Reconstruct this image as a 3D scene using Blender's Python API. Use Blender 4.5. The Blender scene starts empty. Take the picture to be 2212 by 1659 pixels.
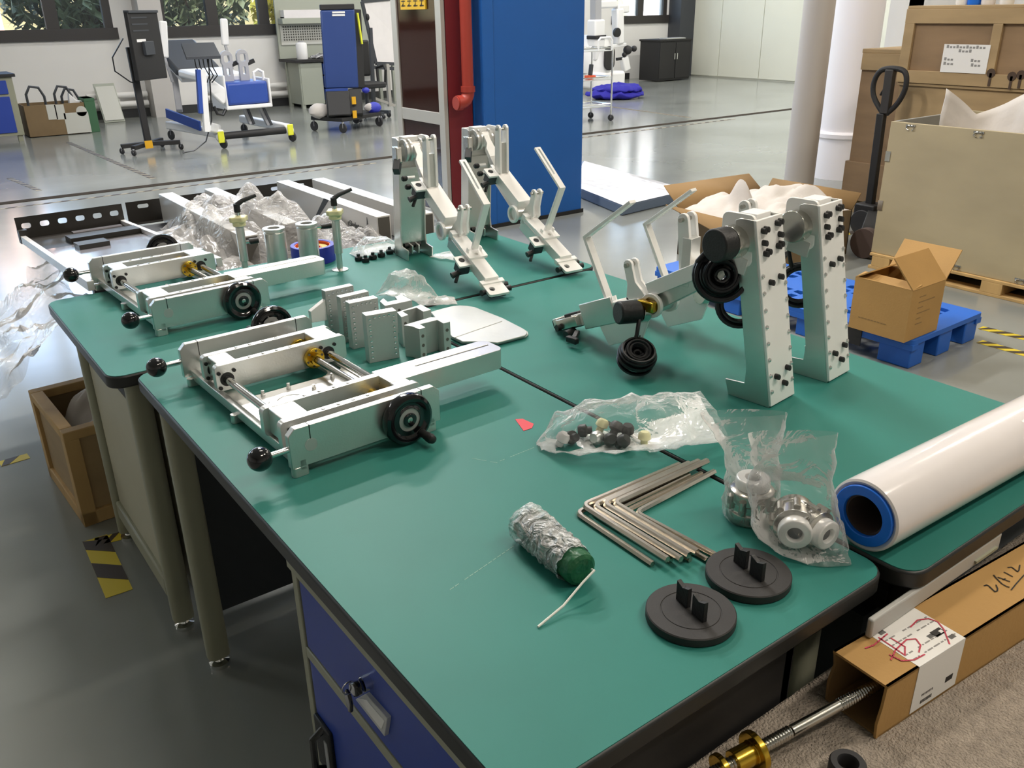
import bpy, bmesh, math, random
from math import sin, cos, pi, radians
from mathutils import Vector, Matrix
random.seed(11)
S = bpy.context.scene
C = S.collection
V = Vector
# ------------------------------------------------------------------ camera
CZ = 1.565
FPX = 1869.57
RM = ((0.80389, -0.59462, -0.01350), (0.24707, 0.31334, 0.91696), (0.54101, 0.74048, -0.39876))
cd = bpy.data.cameras.new('camera')
cam = bpy.data.objects.new('camera', cd)
C.objects.link(cam)
cd.sensor_width = 36
cd.lens = 36 * FPX / 2212
cd.clip_start = 0.05
cd.clip_end = 300
_r, _u = V(RM[0]).normalized(), V(RM[1])
_f = V(RM[2]).normalized()
_u = _r.cross(_f)
cam.matrix_world = Matrix(((_r.x, _u.x, -_f.x, 0), (_r.y, _u.y, -_f.y, 0), (_r.z, _u.z, -_f.z, CZ), (0, 0, 0, 1)))
S.camera = cam
# ------------------------------------------------------------------ light
w = bpy.data.worlds.new('sky')
S.world = w
w.use_nodes = True
nt = w.node_tree
bg = nt.nodes['Background']
sky = nt.nodes.new('ShaderNodeTexSky')
sky.sky_type = 'NISHITA'
sky.sun_disc = False
sky.sun_elevation = radians(42)
sky.sun_rotation = radians(160)
sky.air_density = 1.0
sky.dust_density = 2.5
nt.links.new(sky.outputs[0], bg.inputs[0])
bg.inputs[1].default_value = 1.5
sd = bpy.data.lights.new('sun', 'SUN')
sd.energy = 3.0
sd.angle = radians(1.0)
sd.color = (1, .95, .87)
so = bpy.data.objects.new('sun', sd)
C.objects.link(so)
so.rotation_euler = (radians(48), 0, radians(-25))
CEIL = 4.7
def area(name, loc, sx, sy, power, col=None, rot=(0, 0, 0)):
    d = bpy.data.lights.new(name, 'AREA')
    d.shape = 'RECTANGLE'
    d.size = sx
    d.size_y = sy
    d.energy = power
    d.color = col or ((1, .90, .77) if loc[1] < 3 else (1, .97, .93))
    o = bpy.data.objects.new(name, d)
    C.objects.link(o)
    o.location = loc
    o.rotation_euler = rot
    return o
# rows of ceiling strip lights: (x, y, power)
LAMPS = [(x, 13.2, p) for x, p in ((-1.5, 4), (2.5, 10), (6.5, 75), (10.5, 60), (14.5, 60))] + \
        [(x, 9.6, p) for x, p in ((-1.5, 8), (2.5, 20), (6.5, 60), (10.5, 90), (14.5, 100))] + \
        [(x, 6.6, p) for x, p in ((-2.5, 40), (2.7, 190), (5.2, 110), (10.5, 70), (14.5, 60))] + \
        [(7.4, 2.4, 50), (2.3, 4.9, 115), (2.1, 2.3, 45), (4.0, -0.6, 85), (1.6, -1.4, 55)]  # third lamp here, over the benches, is added to whiten the leg tops
S.view_settings.view_transform = 'Standard'
S.view_settings.look = 'None'
S.view_settings.exposure = 0.25
S.view_settings.gamma = 1.0
S.view_settings.use_curve_mapping = False
# ------------------------------------------------------------------ measuring helpers: pixel of the photo -> point on a known plane
def ray(u, v):
    a, b = (u - 1106) / FPX, -(v - 829.5) / FPX
    return V([RM[0][i] * a + RM[1][i] * b + RM[2][i] for i in range(3)])
def at(u, v, z):
    d = ray(u, v)
    return d * ((z - CZ) / d.z) + V((0, 0, CZ))
def ax(u, v, x):
    d = ray(u, v)
    return d * (x / d.x) + V((0, 0, CZ))
def ay(u, v, y):
    d = ray(u, v)
    return d * (y / d.y) + V((0, 0, CZ))
# ------------------------------------------------------------------ materials
def lin(c):
    return tuple((x / 12.92 if x <= .04045 else ((x + .055) / 1.055) ** 2.4) for x in c)
def hx(h):
    return lin(tuple(int(h[i:i + 2], 16) / 255 for i in (0, 2, 4)))
MATS = {}
def mat(name, h, rough=.5, metal=0, var=0, vs=8, bump=0, bs=60, stretch=None, h2=None, coat=0, spec=.5, aniso=0, coords='Object', detail=4, em=0):
    m = bpy.data.materials.new(name)
    m.use_nodes = True
    n = m.node_tree.nodes
    L = m.node_tree.links
    p = n['Principled BSDF']
    c = hx(h)
    p.inputs['Base Color'].default_value = (*c, 1)
    p.inputs['Roughness'].default_value = rough
    p.inputs['Metallic'].default_value = metal
    p.inputs['Specular IOR Level'].default_value = spec
    p.inputs['Coat Weight'].default_value = coat
    if em:
        p.inputs['Emission Color'].default_value = (*c, 1)
        p.inputs['Emission Strength'].default_value = em
    if var or bump:
        tc = n.new('ShaderNodeTexCoord')
        mp = n.new('ShaderNodeMapping')
        L.new(tc.outputs[coords], mp.inputs[0])
        if stretch:
            mp.inputs['Scale'].default_value = stretch
    if var:
        nz = n.new('ShaderNodeTexNoise')
        nz.inputs['Scale'].default_value = vs
        nz.inputs['Detail'].default_value = detail
        L.new(mp.outputs[0], nz.inputs[0])
        r = n.new('ShaderNodeValToRGB')
        c2 = hx(h2) if h2 else tuple(x * (1 - var) for x in c)
        r.color_ramp.elements[0].color = (*c2, 1)
        r.color_ramp.elements[1].color = (*c, 1)
        r.color_ramp.elements[0].position = .33
        r.color_ramp.elements[1].position = .67
        L.new(nz.outputs[0], r.inputs[0])
        L.new(r.outputs[0], p.inputs['Base Color'])
    if bump:
        nb = n.new('ShaderNodeTexNoise')
        nb.inputs['Scale'].default_value = bs
        L.new(mp.outputs[0], nb.inputs[0])
        b = n.new('ShaderNodeBump')
        b.inputs['Strength'].default_value = bump
        b.inputs['Distance'].default_value = .01
        L.new(nb.outputs[0], b.inputs['Height'])
        L.new(b.outputs[0], p.inputs['Normal'])
    MATS[name] = m
    return m
def film(name, h='ffffff', base=.10, edge=.55, rough=.12, bump=.6, bs=22, white=.5):
    """thin clear plastic: mostly clear, a little milky, glossy towards grazing angles"""
    m = bpy.data.materials.new(name)
    m.use_nodes = True
    n = m.node_tree.nodes
    L = m.node_tree.links
    out = n['Material Output']
    p = n['Principled BSDF']
    p.inputs['Base Color'].default_value = (*hx(h), 1)
    p.inputs['Roughness'].default_value = rough
    p.inputs['Specular IOR Level'].default_value = .9
    t = n.new('ShaderNodeBsdfTransparent')
    t.inputs[0].default_value = (.97, .97, .97, 1)
    fr = n.new('ShaderNodeFresnel')
    fr.inputs[0].default_value = 1.5
    mr = n.new('ShaderNodeMapRange')
    mr.inputs['From Min'].default_value = .04
    mr.inputs['From Max'].default_value = .6
    mr.inputs['To Min'].default_value = base
    mr.inputs['To Max'].default_value = edge
    tc = n.new('ShaderNodeTexCoord')
    nz = n.new('ShaderNodeTexNoise')
    nz.inputs['Scale'].default_value = bs
    nz.inputs['Detail'].default_value = 3
    nz.inputs['Distortion'].default_value = 1.2
    L.new(tc.outputs['Object'], nz.inputs[0])
    b = n.new('ShaderNodeBump')
    b.inputs['Strength'].default_value = bump
    b.inputs['Distance'].default_value = .02
    L.new(nz.outputs[0], b.inputs['Height'])
    L.new(b.outputs[0], p.inputs['Normal'])
    L.new(b.outputs[0], fr.inputs['Normal'])
    mx = n.new('ShaderNodeMixShader')
    L.new(fr.outputs[0], mr.inputs['Value'])
    L.new(mr.outputs[0], mx.inputs[0])
    L.new(t.outputs[0], mx.inputs[1])
    L.new(p.outputs[0], mx.inputs[2])
    L.new(mx.outputs[0], out.inputs[0])
    MATS[name] = m
    return m
mat('green_top', '2f7a70', .5, var=.08, vs=5, bump=.05, bs=900, spec=.25)
mat('black_edge', '1b1d1c', .45)
mat('alu', 'dcdcd8', .30, .85, var=.05, vs=14, bump=.04, bs=300)
mat('alu_white', 'f8f7f4', .32, .2, var=.04, vs=10)
mat('alu_plate', 'c6c8c5', .42, .6, var=.12, vs=6, bump=.05, bs=40)
mat('chrome', 'e8e8e6', .08, 1)
mat('steel', 'c9c6be', .2, 1)
mat('steel_rod', 'cbc3b6', .24, 1, var=.10, vs=40)
mat('brass', 'd1ac3f', .2, 1)
mat('alu_satin', 'e3e3df', .30, .82, var=.04, vs=12, bump=.04, bs=260)
mat('strip_grey', 'b4b3ae', .5)
mat('carton_dull', '7f6a4c', .8, var=.1, vs=6)
mat('bolt', 'dcdcda', .22, .9)
mat('black_gloss', '0c0d10', .12, coat=.4)
mat('black_rub', '161718', .5, bump=.1, bs=200)
mat('black_cable', '111216', .38)
mat('black_disc', '252322', .62, var=.1, vs=30, bump=.05, bs=300)
mat('grey_hub', '9b9c99', .4, .3)
mat('cream_knob', 'e4dfae', .4)
mat('blue_roll', '1672e6', .4)
mat('film_roll', 'e6e1e0', .16, var=.05, vs=5, coat=.3, bump=.06, bs=20)
mat('film_core', '4a3b34', .8)
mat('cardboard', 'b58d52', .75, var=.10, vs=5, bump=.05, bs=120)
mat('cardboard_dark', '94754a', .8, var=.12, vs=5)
mat('white_paper', 'e6e4e0', .6)
mat('ink', '2a2826', .7)
mat('ink_grey', '8d8b88', .7)
mat('ink_red', 'c9455a', .6)
mat('felt', 'aea294', .95, var=.25, vs=60, bump=.8, bs=260)
mat('frame_beige', '9a9a84', .5, var=.05)
mat('panel_beige', 'b3af96', .55, var=.05)
mat('drawer_blue', '21409c', .45, var=.05)
mat('label_plate', 'b9bbbb', .3)
mat('red_tape', 'd5323a', .4)
mat('green_wrap', '1d5b38', .35, bump=.5, bs=60)
mat('string', 'dfe0d8', .6)
mat('chalk', '8fb3a4', .8)
mat('floor', '8f928e', .16, var=.16, vs=.9, bump=.012, bs=7, spec=.6, h2='7d807b')
mat('groove', '3a342d', .9, spec=.05)
mat('wall_white', 'e2e0dc', .8, var=.04, vs=1.2)
mat('wall_panel', 'dcdccd', .6, var=.03, vs=1.5)
mat('ceil_white', 'e6e5e0', .9)
mat('dark_frame', '33302e', .5)
mat('skirting', '2b2c2c', .6)
mat('pillar_white', 'f2eef0', .55)
mat('pillar_grey', 'b9b2ab', .5)
mat('pilaster', 'c0bcb8', .7)
mat('col_blue', '1a5fae', .48, var=.05, vs=3)
mat('cab_red', '6d1a20', .5)
mat('pipe_red', '9a3529', .45)
mat('alu_frame', 'b5b1aa', .4, .4)
mat('sign_yellow', 'cfa61e', .55)
mat('tape_yellow', 'cdb62c', .6)
mat('tape_dark', '3c3126', .6)
mat('tape_faded', '8f8672', .6)
mat('wood_light', 'c9a56c', .7, var=.25, vs=9, stretch=(1, 1, .12))
mat('wood_crate', '94795a', .75, var=.22, vs=7, stretch=(.3, .3, 1.4))
mat('wood_tan', 'ae946c', .75, var=.22, vs=7, stretch=(.3, .3, 1.4))
mat('ply_cream', 'b0a282', .75, var=.16, vs=3, stretch=(.5, .5, 1.2))
mat('ply_end', '8f8f8a', .8)
mat('pallet_blue', '1c62c2', .5, var=.06, vs=4)
mat('foam_white', 'cac3bc', .8, var=.06, vs=4, bump=.3, bs=18)
mat('foil', 'f2f1f4', .22, .35, bump=.9, bs=9)
mat('mat_side', '66768c', .6)
mat('med_white', 'ecebe9', .35)
mat('med_blue', '2c4b9c', .45)
mat('navy', '213c78', .45)
mat('med_grey', 'a8a8ab', .4)
mat('dark_grey', '3a3d42', .5)
mat('black_matte', '201f1f', .6)
mat('clay_mark', '4a3a2e', .8)
mat('cloth_blue', '1d178f', .8, bump=.5, bs=25)
mat('rubber', '2c2c2e', .6)
mat('yellow_hi', 'dfe03a', .5)
mat('orange', 'e2592c', .5)
mat('amber', 'd6a018', .5)
mat('mirror_panel', 'cfcdd6', .12, .6)
mat('rack_black', '26231f', .45)
mat('beam_white', 'dcdad6', .35, .25)
mat('beam_end', '57544e', .5)
mat('tape_blue', '2d35a8', .5)
mat('tape_olive', 'c0ad3c', .45)
mat('pale_green', 'a3a79a', .7)
mat('green_box', '3f6a4a', .6)
mat('peg', 'c4c4bc', .5)
mat('hole_dark', '55554f', .8)
mat('brown_glass_in', '4a2c26', .6)
mat('bark', '4a3c2e', .9)
mat('leaf_green', '6d7a4c', .7)
mat('leaf_dark', '55603f', .7)
mat('leaf_yellow', 'd9c63c', .7)
mat('added_hedge', '8a8660', .8, var=.5, vs=2.2, bump=.8, bs=9)
mat('house_pink', 'd9b7a6', .8)
mat('ground', '6a6a5e', .9)
mat('lamp_white', 'f4f4f0', .5)
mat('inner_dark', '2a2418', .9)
film('bag_clear', base=.07, edge=.75, rough=.10, bump=.55, bs=18)
film('bag_milky', 'f2f0ee', base=.10, edge=.7, rough=.13, bump=.5, bs=18)
film('film_heap', 'f2f0ee', base=.22, edge=.8, rough=.13, bump=.8, bs=24)
film('wrap_foil', 'f4f4f4', base=.42, edge=.9, rough=.10, bump=1.6, bs=34)
film('film_sheet', 'e9e6e2', base=.32, edge=.8, rough=.18, bump=1.0, bs=9)
film('glass', 'dfe6e4', base=.03, edge=.6, rough=.03, bump=0)
film('glass_brown', '3a211c', base=.62, edge=.9, rough=.06, bump=0)
# ------------------------------------------------------------------ mesh builder
def rotm(a, axis):
    return Matrix.Rotation(a, 4, axis)
def T(x, y, z):
    return Matrix.Translation((x, y, z))
def frame(o, x, y, z=None):
    x = V(x).normalized()
    y = V(y).normalized()
    z = x.cross(y).normalized() if z is None else V(z)
    o = V(o)
    return Matrix(((x.x, y.x, z.x, o.x), (x.y, y.y, z.y, o.y), (x.z, y.z, z.z, o.z), (0, 0, 0, 1)))
def basis(d):
    d = V(d).normalized()
    a = V((0, 0, 1)) if abs(d.z) < .9 else V((1, 0, 0))
    x = a.cross(d).normalized()
    return x, d.cross(x), d
class B:
    def __init__(s):
        s.v = []
        s.f = []
    def add(s, vs, fs, m=None):
        k = len(s.v)
        s.v += [tuple(m @ V(p)) if m is not None else tuple(p) for p in vs]
        s.f += [tuple(i + k for i in f) for f in fs]
        return s
    def box(s, x0, x1, y0, y1, z0, z1, m=None):
        vs = [(x, y, z) for z in (z0, z1) for y in (y0, y1) for x in (x0, x1)]
        return s.add(vs, [(0, 2, 3, 1), (4, 5, 7, 6), (0, 1, 5, 4), (2, 6, 7, 3), (0, 4, 6, 2), (1, 3, 7, 5)], m)
    def bar(s, p, q, w, h, up=(0, 0, 1)):
        """box from p to q, w wide and h high"""
        p, q = V(p), V(q)
        d = (q - p)
        L = d.length
        d.normalize()
        x = d.cross(V(up))
        if x.length < 1e-4:
            x = d.cross(V((1, 0, 0)))
        x.normalize()
        u = x.cross(d)
        m = Matrix(((x.x, d.x, u.x, p.x), (x.y, d.y, u.y, p.y), (x.z, d.z, u.z, p.z), (0, 0, 0, 1)))
        return s.box(-w / 2, w / 2, 0, L, -h / 2, h / 2, m)
    def cyl(s, p, q, r, r2=None, n=16, cap=True):
        r2 = r if r2 is None else r2
        p, q = V(p), V(q)
        x, y, d = basis(q - p)
        vs = []
        for c, rr in ((p, r), (q, r2)):
            vs += [c + (x * cos(2 * pi * i / n) + y * sin(2 * pi * i / n)) * rr for i in range(n)]
        fs = [(i, (i + 1) % n, n + (i + 1) % n, n + i) for i in range(n)]
        if cap:
            fs += [tuple(range(n - 1, -1, -1)), tuple(range(n, 2 * n))]
        return s.add(vs, fs)
    def ring(s, p, q, r, ri, n=20):
        """hollow cylinder"""
        p, q = V(p), V(q)
        x, y, d = basis(q - p)
        vs = []
        for c, rr in ((p, r), (q, r), (q, ri), (p, ri)):
            vs += [c + (x * cos(2 * pi * i / n) + y * sin(2 * pi * i / n)) * rr for i in range(n)]
        fs = []
        for k in range(4):
            a, b = k * n, ((k + 1) % 4) * n
            fs += [(a + i, a + (i + 1) % n, b + (i + 1) % n, b + i) for i in range(n)]
        return s.add(vs, fs)
    def lathe(s, prof, m=None, n=24, closed=False):
        """(r, z) profile turned about Z"""
        vs = []
        for r, z in prof:
            vs += [(r * cos(2 * pi * i / n), r * sin(2 * pi * i / n), z) for i in range(n)]
        fs = []
        k = len(prof)
        for j in range(k if closed else k - 1):
            a, b = j * n, ((j + 1) % k) * n
            fs += [(a + i, a + (i + 1) % n, b + (i + 1) % n, b + i) for i in range(n)]
        if not closed:
            fs += [tuple(range(n - 1, -1, -1)), tuple(range((k - 1) * n, k * n))]
        return s.add(vs, fs, m)
    def prism(s, poly, z0, z1, m=None):
        n = len(poly)
        vs = [(x, y, z0) for x, y in poly] + [(x, y, z1) for x, y in poly]
        fs = [tuple(range(n - 1, -1, -1)), tuple(range(n, 2 * n))] + [(i, (i + 1) % n, n + (i + 1) % n, n + i) for i in range(n)]
        return s.add(vs, fs, m)
    def tube(s, pts, r, n=8, closed=False, cap=True):
        pts = [V(p) for p in pts]
        k = len(pts)
        vs = []
        X = None
        for i, p in enumerate(pts):
            a = pts[i - 1] if (i or closed) else p
            b = pts[(i + 1) % k] if (i < k - 1 or closed) else p
            d = (b - a).normalized()
            if X is None:
                X = basis(d)[0]
            X = (X - d * X.dot(d)).normalized()
            Y = d.cross(X)
            rr = r[i] if isinstance(r, (list, tuple)) else r
            vs += [p + (X * cos(2 * pi * j / n) + Y * sin(2 * pi * j / n)) * rr for j in range(n)]
        fs = []
        for i in range(k if closed else k - 1):
            a, b = i * n, ((i + 1) % k) * n
            fs += [(a + j, a + (j + 1) % n, b + (j + 1) % n, b + j) for j in range(n)]
        if cap and not closed:
            fs += [tuple(range(n - 1, -1, -1)), tuple(range((k - 1) * n, k * n))]
        return s.add(vs, fs)
    def sph(s, c, r, n=16, sc=(1, 1, 1)):
        k = n // 2
        prof = [(max(1e-5, r * sin(pi * j / k)), -r * cos(pi * j / k)) for j in range(k + 1)]
        return s.lathe(prof, T(*c) @ Matrix.Diagonal((*sc, 1)), n)
    def quad(s, a, b, c, d):
        return s.add([a, b, c, d], [(0, 1, 2, 3)])
    def obj(s, name, m, parent=None, bevel=0, ang=35, seg=2, **kw):
        me = bpy.data.meshes.new(name)
        me.from_pydata(s.v, [], s.f)
        return link(name, me, m, parent, bevel, ang, seg, **kw)
def link(name, me, m, parent=None, bevel=0, ang=35, seg=2, flip=True, **kw):
    if flip:
        bm = bmesh.new()
        bm.from_mesh(me)
        bmesh.ops.recalc_face_normals(bm, faces=bm.faces)
        bm.to_mesh(me)
        bm.free()
    me.materials.clear()
    me.materials.append(MATS[m] if isinstance(m, str) else m)
    me.shade_smooth()
    me.set_sharp_from_angle(angle=radians(ang))
    o = bpy.data.objects.new(name, me)
    C.objects.link(o)
    if parent is not None:
        o.parent = parent
    if bevel:
        b = o.modifiers.new('bevel', 'BEVEL')
        b.width = bevel
        b.segments = seg
        b.limit_method = 'ANGLE'
        b.angle_limit = radians(40)
    for k, v in kw.items():
        o[k] = v
    return o
def plate(name, outer, holes, thick, M, m, parent=None, bevel=0, **kw):
    """flat plate with holes cut through it, built in the XY plane (z 0..thick) and placed by M"""
    cu = bpy.data.curves.new(name, 'CURVE')
    cu.dimensions = '2D'
    cu.fill_mode = 'BOTH'
    cu.extrude = thick / 2
    for pl in [outer] + holes:
        sp = cu.splines.new('POLY')
        sp.points.add(len(pl) - 1)
        for i, (x, y) in enumerate(pl):
            sp.points[i].co = (x, y, 0, 1)
        sp.use_cyclic_u = True
    t = bpy.data.objects.new('tmp', cu)
    C.objects.link(t)
    me = bpy.data.meshes.new_from_object(t.evaluated_get(bpy.context.evaluated_depsgraph_get()))
    bpy.data.objects.remove(t)
    bpy.data.curves.remove(cu)
    me.transform(M @ T(0, 0, thick / 2))
    bm = bmesh.new()
    bm.from_mesh(me)
    bmesh.ops.remove_doubles(bm, verts=bm.verts, dist=1e-5)
    bm.to_mesh(me)
    bm.free()
    me.name = name
    return link(name, me, m, parent, bevel, **kw)
def text(name, body, size, M, m, parent=None, **kw):
    cu = bpy.data.curves.new(name, 'FONT')
    cu.body = body
    cu.size = size
    cu.extrude = size * .01
    cu.align_x = 'CENTER'
    cu.align_y = 'CENTER'
    t = bpy.data.objects.new('tmp', cu)
    C.objects.link(t)
    me = bpy.data.meshes.new_from_object(t.evaluated_get(bpy.context.evaluated_depsgraph_get()))
    bpy.data.objects.remove(t)
    bpy.data.curves.remove(cu)
    me.transform(M)
    me.name = name
    return link(name, me, m, parent, flip=False, **kw)
def circ(x, y, r, n=16, a0=0, a1=2 * pi):
    full = abs(a1 - a0 - 2 * pi) < 1e-6
    k = n if full else n + 1
    return [(x + r * cos(a0 + (a1 - a0) * i / n), y + r * sin(a0 + (a1 - a0) * i / n)) for i in range(k)]
def rrect(x0, x1, y0, y1, r, n=5):
    return circ(x1 - r, y1 - r, r, n, 0, pi / 2) + circ(x0 + r, y1 - r, r, n, pi / 2, pi) + \
        circ(x0 + r, y0 + r, r, n, pi, 1.5 * pi) + circ(x1 - r, y0 + r, r, n, 1.5 * pi, 2 * pi)
def thing(name, label, cat, loc=(0, 0, 0), rz=0, group=None, rot=None):
    o = bpy.data.objects.new(name, None)
    o.empty_display_size = .05
    C.objects.link(o)
    o.location = loc
    o.rotation_euler = rot if rot else (0, 0, rz)
    o['label'] = label
    o['category'] = cat
    if group:
        o['group'] = group
    return o
def tag(o, label, cat, group=None, kind=None):
    o['label'] = label
    o['category'] = cat
    if group:
        o['group'] = group
    if kind:
        o['kind'] = kind
    return o
def dup(root, loc, rz=0, label=None, group=None):
    def cp(o, par):
        c = o.copy()
        C.objects.link(c)
        if par is not None:
            c.parent = par
        for ch in list(o.children):
            cp(ch, c)
        return c
    r = cp(root, None)
    r.location = loc
    r.rotation_euler = (0, 0, rz)
    if label:
        r['label'] = label
    if group:
        r['group'] = group
    return r
def again(o, M):
    """another piece like o (shared mesh) under the same parent, moved by M"""
    c = o.copy()
    C.objects.link(c)
    c.matrix_local = M
    return c
def struct(o):
    o['kind'] = 'structure'
    return o
def wob(x, y, z, s, k=1.0):
    from mathutils import noise
    return noise.noise(V((x * k + s * 7.1, y * k - s * 3.3, z * k + s * 1.7)))
# ================================================================== THE SETTING
Tz = .78
# floor
struct(B().box(-7, 18, -6, 16, -.1, 0).obj('floor', 'floor'))
struct(B().box(-7, 18, -6, 16, CEIL, CEIL + .1).obj('ceiling', 'ceil_white'))
FY = 15.6
gx = B().box(-7, 16.6, 9.0, 9.12, 0, .004)
struct(gx.obj('trim_1', 'groove'))
# far wall with window openings
WZ0, WZ1 = 1.26, 4.1
wins = [(-4.6, -1.4), (-.6, 3.72), (4.42, 8.9), (10.2, 13.4), (14.35, 16.05)]
xs = [-7] + [a for wn in wins for a in wn] + [16.6]
fw = B().box(-7, 16.6, FY, FY + .25, 0, WZ0).box(-7, 16.6, FY, FY + .25, WZ1, CEIL)
for i in range(0, len(xs), 2):
    fw.box(xs[i], xs[i + 1], FY, FY + .25, WZ0, WZ1)
struct(fw.obj('wall_far', 'wall_white'))
struct(B().box(-7.2, -7, -6, 16, 0, CEIL).obj('wall_left', 'wall_white'))
struct(B().box(-7, 18, -6.2, -6, 0, CEIL).obj('wall_back', 'wall_white'))
# white partition of wide panels at the right
wr = struct(B().box(16.62, 16.8, 4.9, 15.6, 0, CEIL).obj('wall_right', 'wall_panel'))
for k in range(9):
    B().box(16.595, 16.62, 4.95 + k * 1.18 + .008, 4.95 + (k + 1) * 1.18 - .008, 0.03, CEIL).obj('panel', 'wall_panel', wr)
struct(B().box(8.5, 8.7, -6, 5.25, 0, CEIL).obj('wall_side', 'wall_white'))
struct(B().box(8.5, 16.8, 4.9, 5.05, 0, CEIL).obj('wall_recess', 'wall_white'))
bb = B()
for a, b in ((-7, 4.05), (4.4, 14.9)):
    bb.box(a, b, FY - .03, FY, 0, .13)
struct(bb.obj('baseboard_far', 'skirting'))
struct(B().box(4.05, 4.4, 15.25, FY, 0, CEIL).obj('wall_pilaster', 'pilaster'))
struct(B().box(16.12, 16.6, 15.22, FY, 0, CEIL).obj('wall_corner', 'dark_grey'))
for i, (a, b) in enumerate(wins):
    r = struct(B().box(a - .05, b + .05, FY - .04, FY + .02, WZ0 - .07, WZ0 + .1).box(a, b, FY, FY + .1, WZ1 - .1, WZ1)
               .box(a, a + .12, FY, FY + .1, WZ0, WZ1).box(b - .12, b, FY, FY + .1, WZ0, WZ1).obj('window_%d' % (i + 1), 'dark_frame'))
    n = max(1, round((b - a) / .85))
    st = (b - a) / n
    for k in range(1, n):
        x = a + k * st
        B().box(x - .09, x + .09, FY + .0, FY + .1, WZ0 + .1, WZ1 - .1).obj('mullion', 'dark_frame', r)
    for k in range(n):
        x = a + k * st
        B().box(x + .09, x + st - .09, FY + .05, FY + .056, WZ0 + .1, WZ1 - .1).obj('pane', 'glass', r)
    d = area('window_portal', ((a + b) / 2, FY + .3, (WZ0 + WZ1) / 2), b - a, WZ1 - WZ0, 1, rot=(radians(-90), 0, 0))
    d.data.cycles.is_portal = True
# heating pipes along the far wall
for k, (a, b) in enumerate(((3.1, 4.02), (5.0, 6.6))):
    pp = B()
    for z in (.22, .36):
        pp.cyl((a, FY - .12, z), (b, FY - .12, z), .045)
    for x in (a + .1, (a + b) / 2, b - .1):
        pp.box(x - .03, x + .03, FY - .12, FY - .001, .19, .39)
    tag(pp.obj('heating_pipe', 'wall_white'), ('twin white heating pipes low on wall behind the black screen stand', 'twin white heating pipes low on wall behind the hospital bed')[k], 'pipe')
# ceiling strip lights with their own light
lt = None
for x, y, p in LAMPS:
    if lt is None:
        lt = thing('ceiling_light', 'white ceiling strip light', 'ceiling light', (x, y, CEIL - .14), 0, 'ceiling strip lights')
        B().box(-.75, .75, -.14, .14, .03, .12).obj('housing', 'lamp_white', lt, .01)
        for s in (-1, 1):
            B().cyl((s * .5, 0, .12), (s * .5, 0, .14), .05).obj('bracket', 'lamp_white', lt)
    else:
        dup(lt, (x, y, CEIL - .14))
    area('strip_light', (x, y, CEIL - .135), 1.4, .22, p)
# ---------------------------------------------------------------- outdoors seen through the windows
struct(B().box(-40, 60, 15.85, 80, -.3, -.02).obj('ground', 'ground'))
def tree(x, y, h, r, leaf, label, seed, trunk=.12):
    rd = random.Random(seed)
    t = thing('tree', label, 'tree', (x, y, 0), 0)
    br = B().tube([(0, 0, -.1), (.05, 0, h * .35), (-.05, .05, h * .7)], [trunk, trunk * .8, trunk * .4], 8)
    for k in range(7):
        a = rd.uniform(0, 6.28)
        z = h * rd.uniform(.25, .6)
        br.tube([(0, 0, z), (cos(a) * r * .5, sin(a) * r * .5, z + .5), (cos(a) * r * .8, sin(a) * r * .8, z + .8)], [trunk * .4, trunk * .25, trunk * .1], 5)
    br.obj('trunk', 'bark', t)
    vs, fs = [], []
    for k in range(2600):
        while 1:
            p = V((rd.uniform(-1, 1), rd.uniform(-1, 1), rd.uniform(-1, 1)))
            if .25 < p.length < 1 and rd.random() < .3 + .7 * abs(math.sin(p.x * 5) * math.cos(p.z * 4)):
                break
        c = V((p.x * r, p.y * r, h * .58 + p.z * h * .42))
        d = V((rd.uniform(-1, 1), rd.uniform(-1, 1), rd.uniform(-1, 1))).normalized()
        e = basis(d)[0]
        l, wd = rd.uniform(.10, .2), rd.uniform(.04, .09)
        i = len(vs)
        vs += [c - d * l, c + e * wd, c + d * l, c - e * wd]
        fs.append((i, i + 1, i + 2, i + 3))
    me = bpy.data.meshes.new('foliage')
    me.from_pydata([tuple(q) for q in vs], [], fs)
    link('foliage', me, leaf, t, flip=False)
    return t
tree(3.9, 18.2, 3.0, 1.3, 'leaf_dark', 'dark green tree outside the left window', 1)
tree(6.4, 20.4, 3.2, 1.3, 'leaf_dark', 'dark tree outside the window behind the hospital bed', 2)
tree(8.1, 18.0, 2.9, 1.1, 'leaf_yellow', 'yellow leaved tree outside the window beside the pegboard', 3)
tree(10.4, 19.4, 3.0, 1.2, 'leaf_green', 'green tree outside the window behind the whiteboard', 4)
tree(.6, 18.8, 3.1, 1.4, 'leaf_green', 'green tree outside the leftmost visible window pane', 5)
hd = thing('added_hedge', 'long pale olive backdrop added beyond the windows against white sky', 'added_hedge', (6, 23.2, 0))  # made-up foliage strip, added to hide the clipped white sky in the panes
def added_hedgef(u, v):
    x = -14 + 30 * u
    return V((x, .5 * wob(x, v * 3, 0, 51, .8) + .5 * v, v * (2.05 + .35 * wob(x, 0, 0, 52, .5) + .25 * wob(x, 0, 0, 53, 2.5))))
hvs = [added_hedgef(i / 119, j / 9) for j in range(10) for i in range(120)]
hme = bpy.data.meshes.new('foliage')
hme.from_pydata([tuple(q) for q in hvs], [], [(j * 120 + i, j * 120 + i + 1, j * 120 + 121 + i, j * 120 + 120 + i) for j in range(9) for i in range(119)])
hso = link('foliage', hme, 'added_hedge', hd, flip=False).modifiers.new('solid', 'SOLIDIFY')
hso.thickness = .6
hb = thing('building', 'pale pink building outside the left window', 'building', (2.75, 21.4, 0))
B().box(-.9, .25, 0, 1.2, 0, 4.2).obj('wall', 'house_pink', hb)
B().box(-1.0, .35, -.1, 1.3, 4.2, 4.4).obj('roof', 'pillar_grey', hb)
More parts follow.
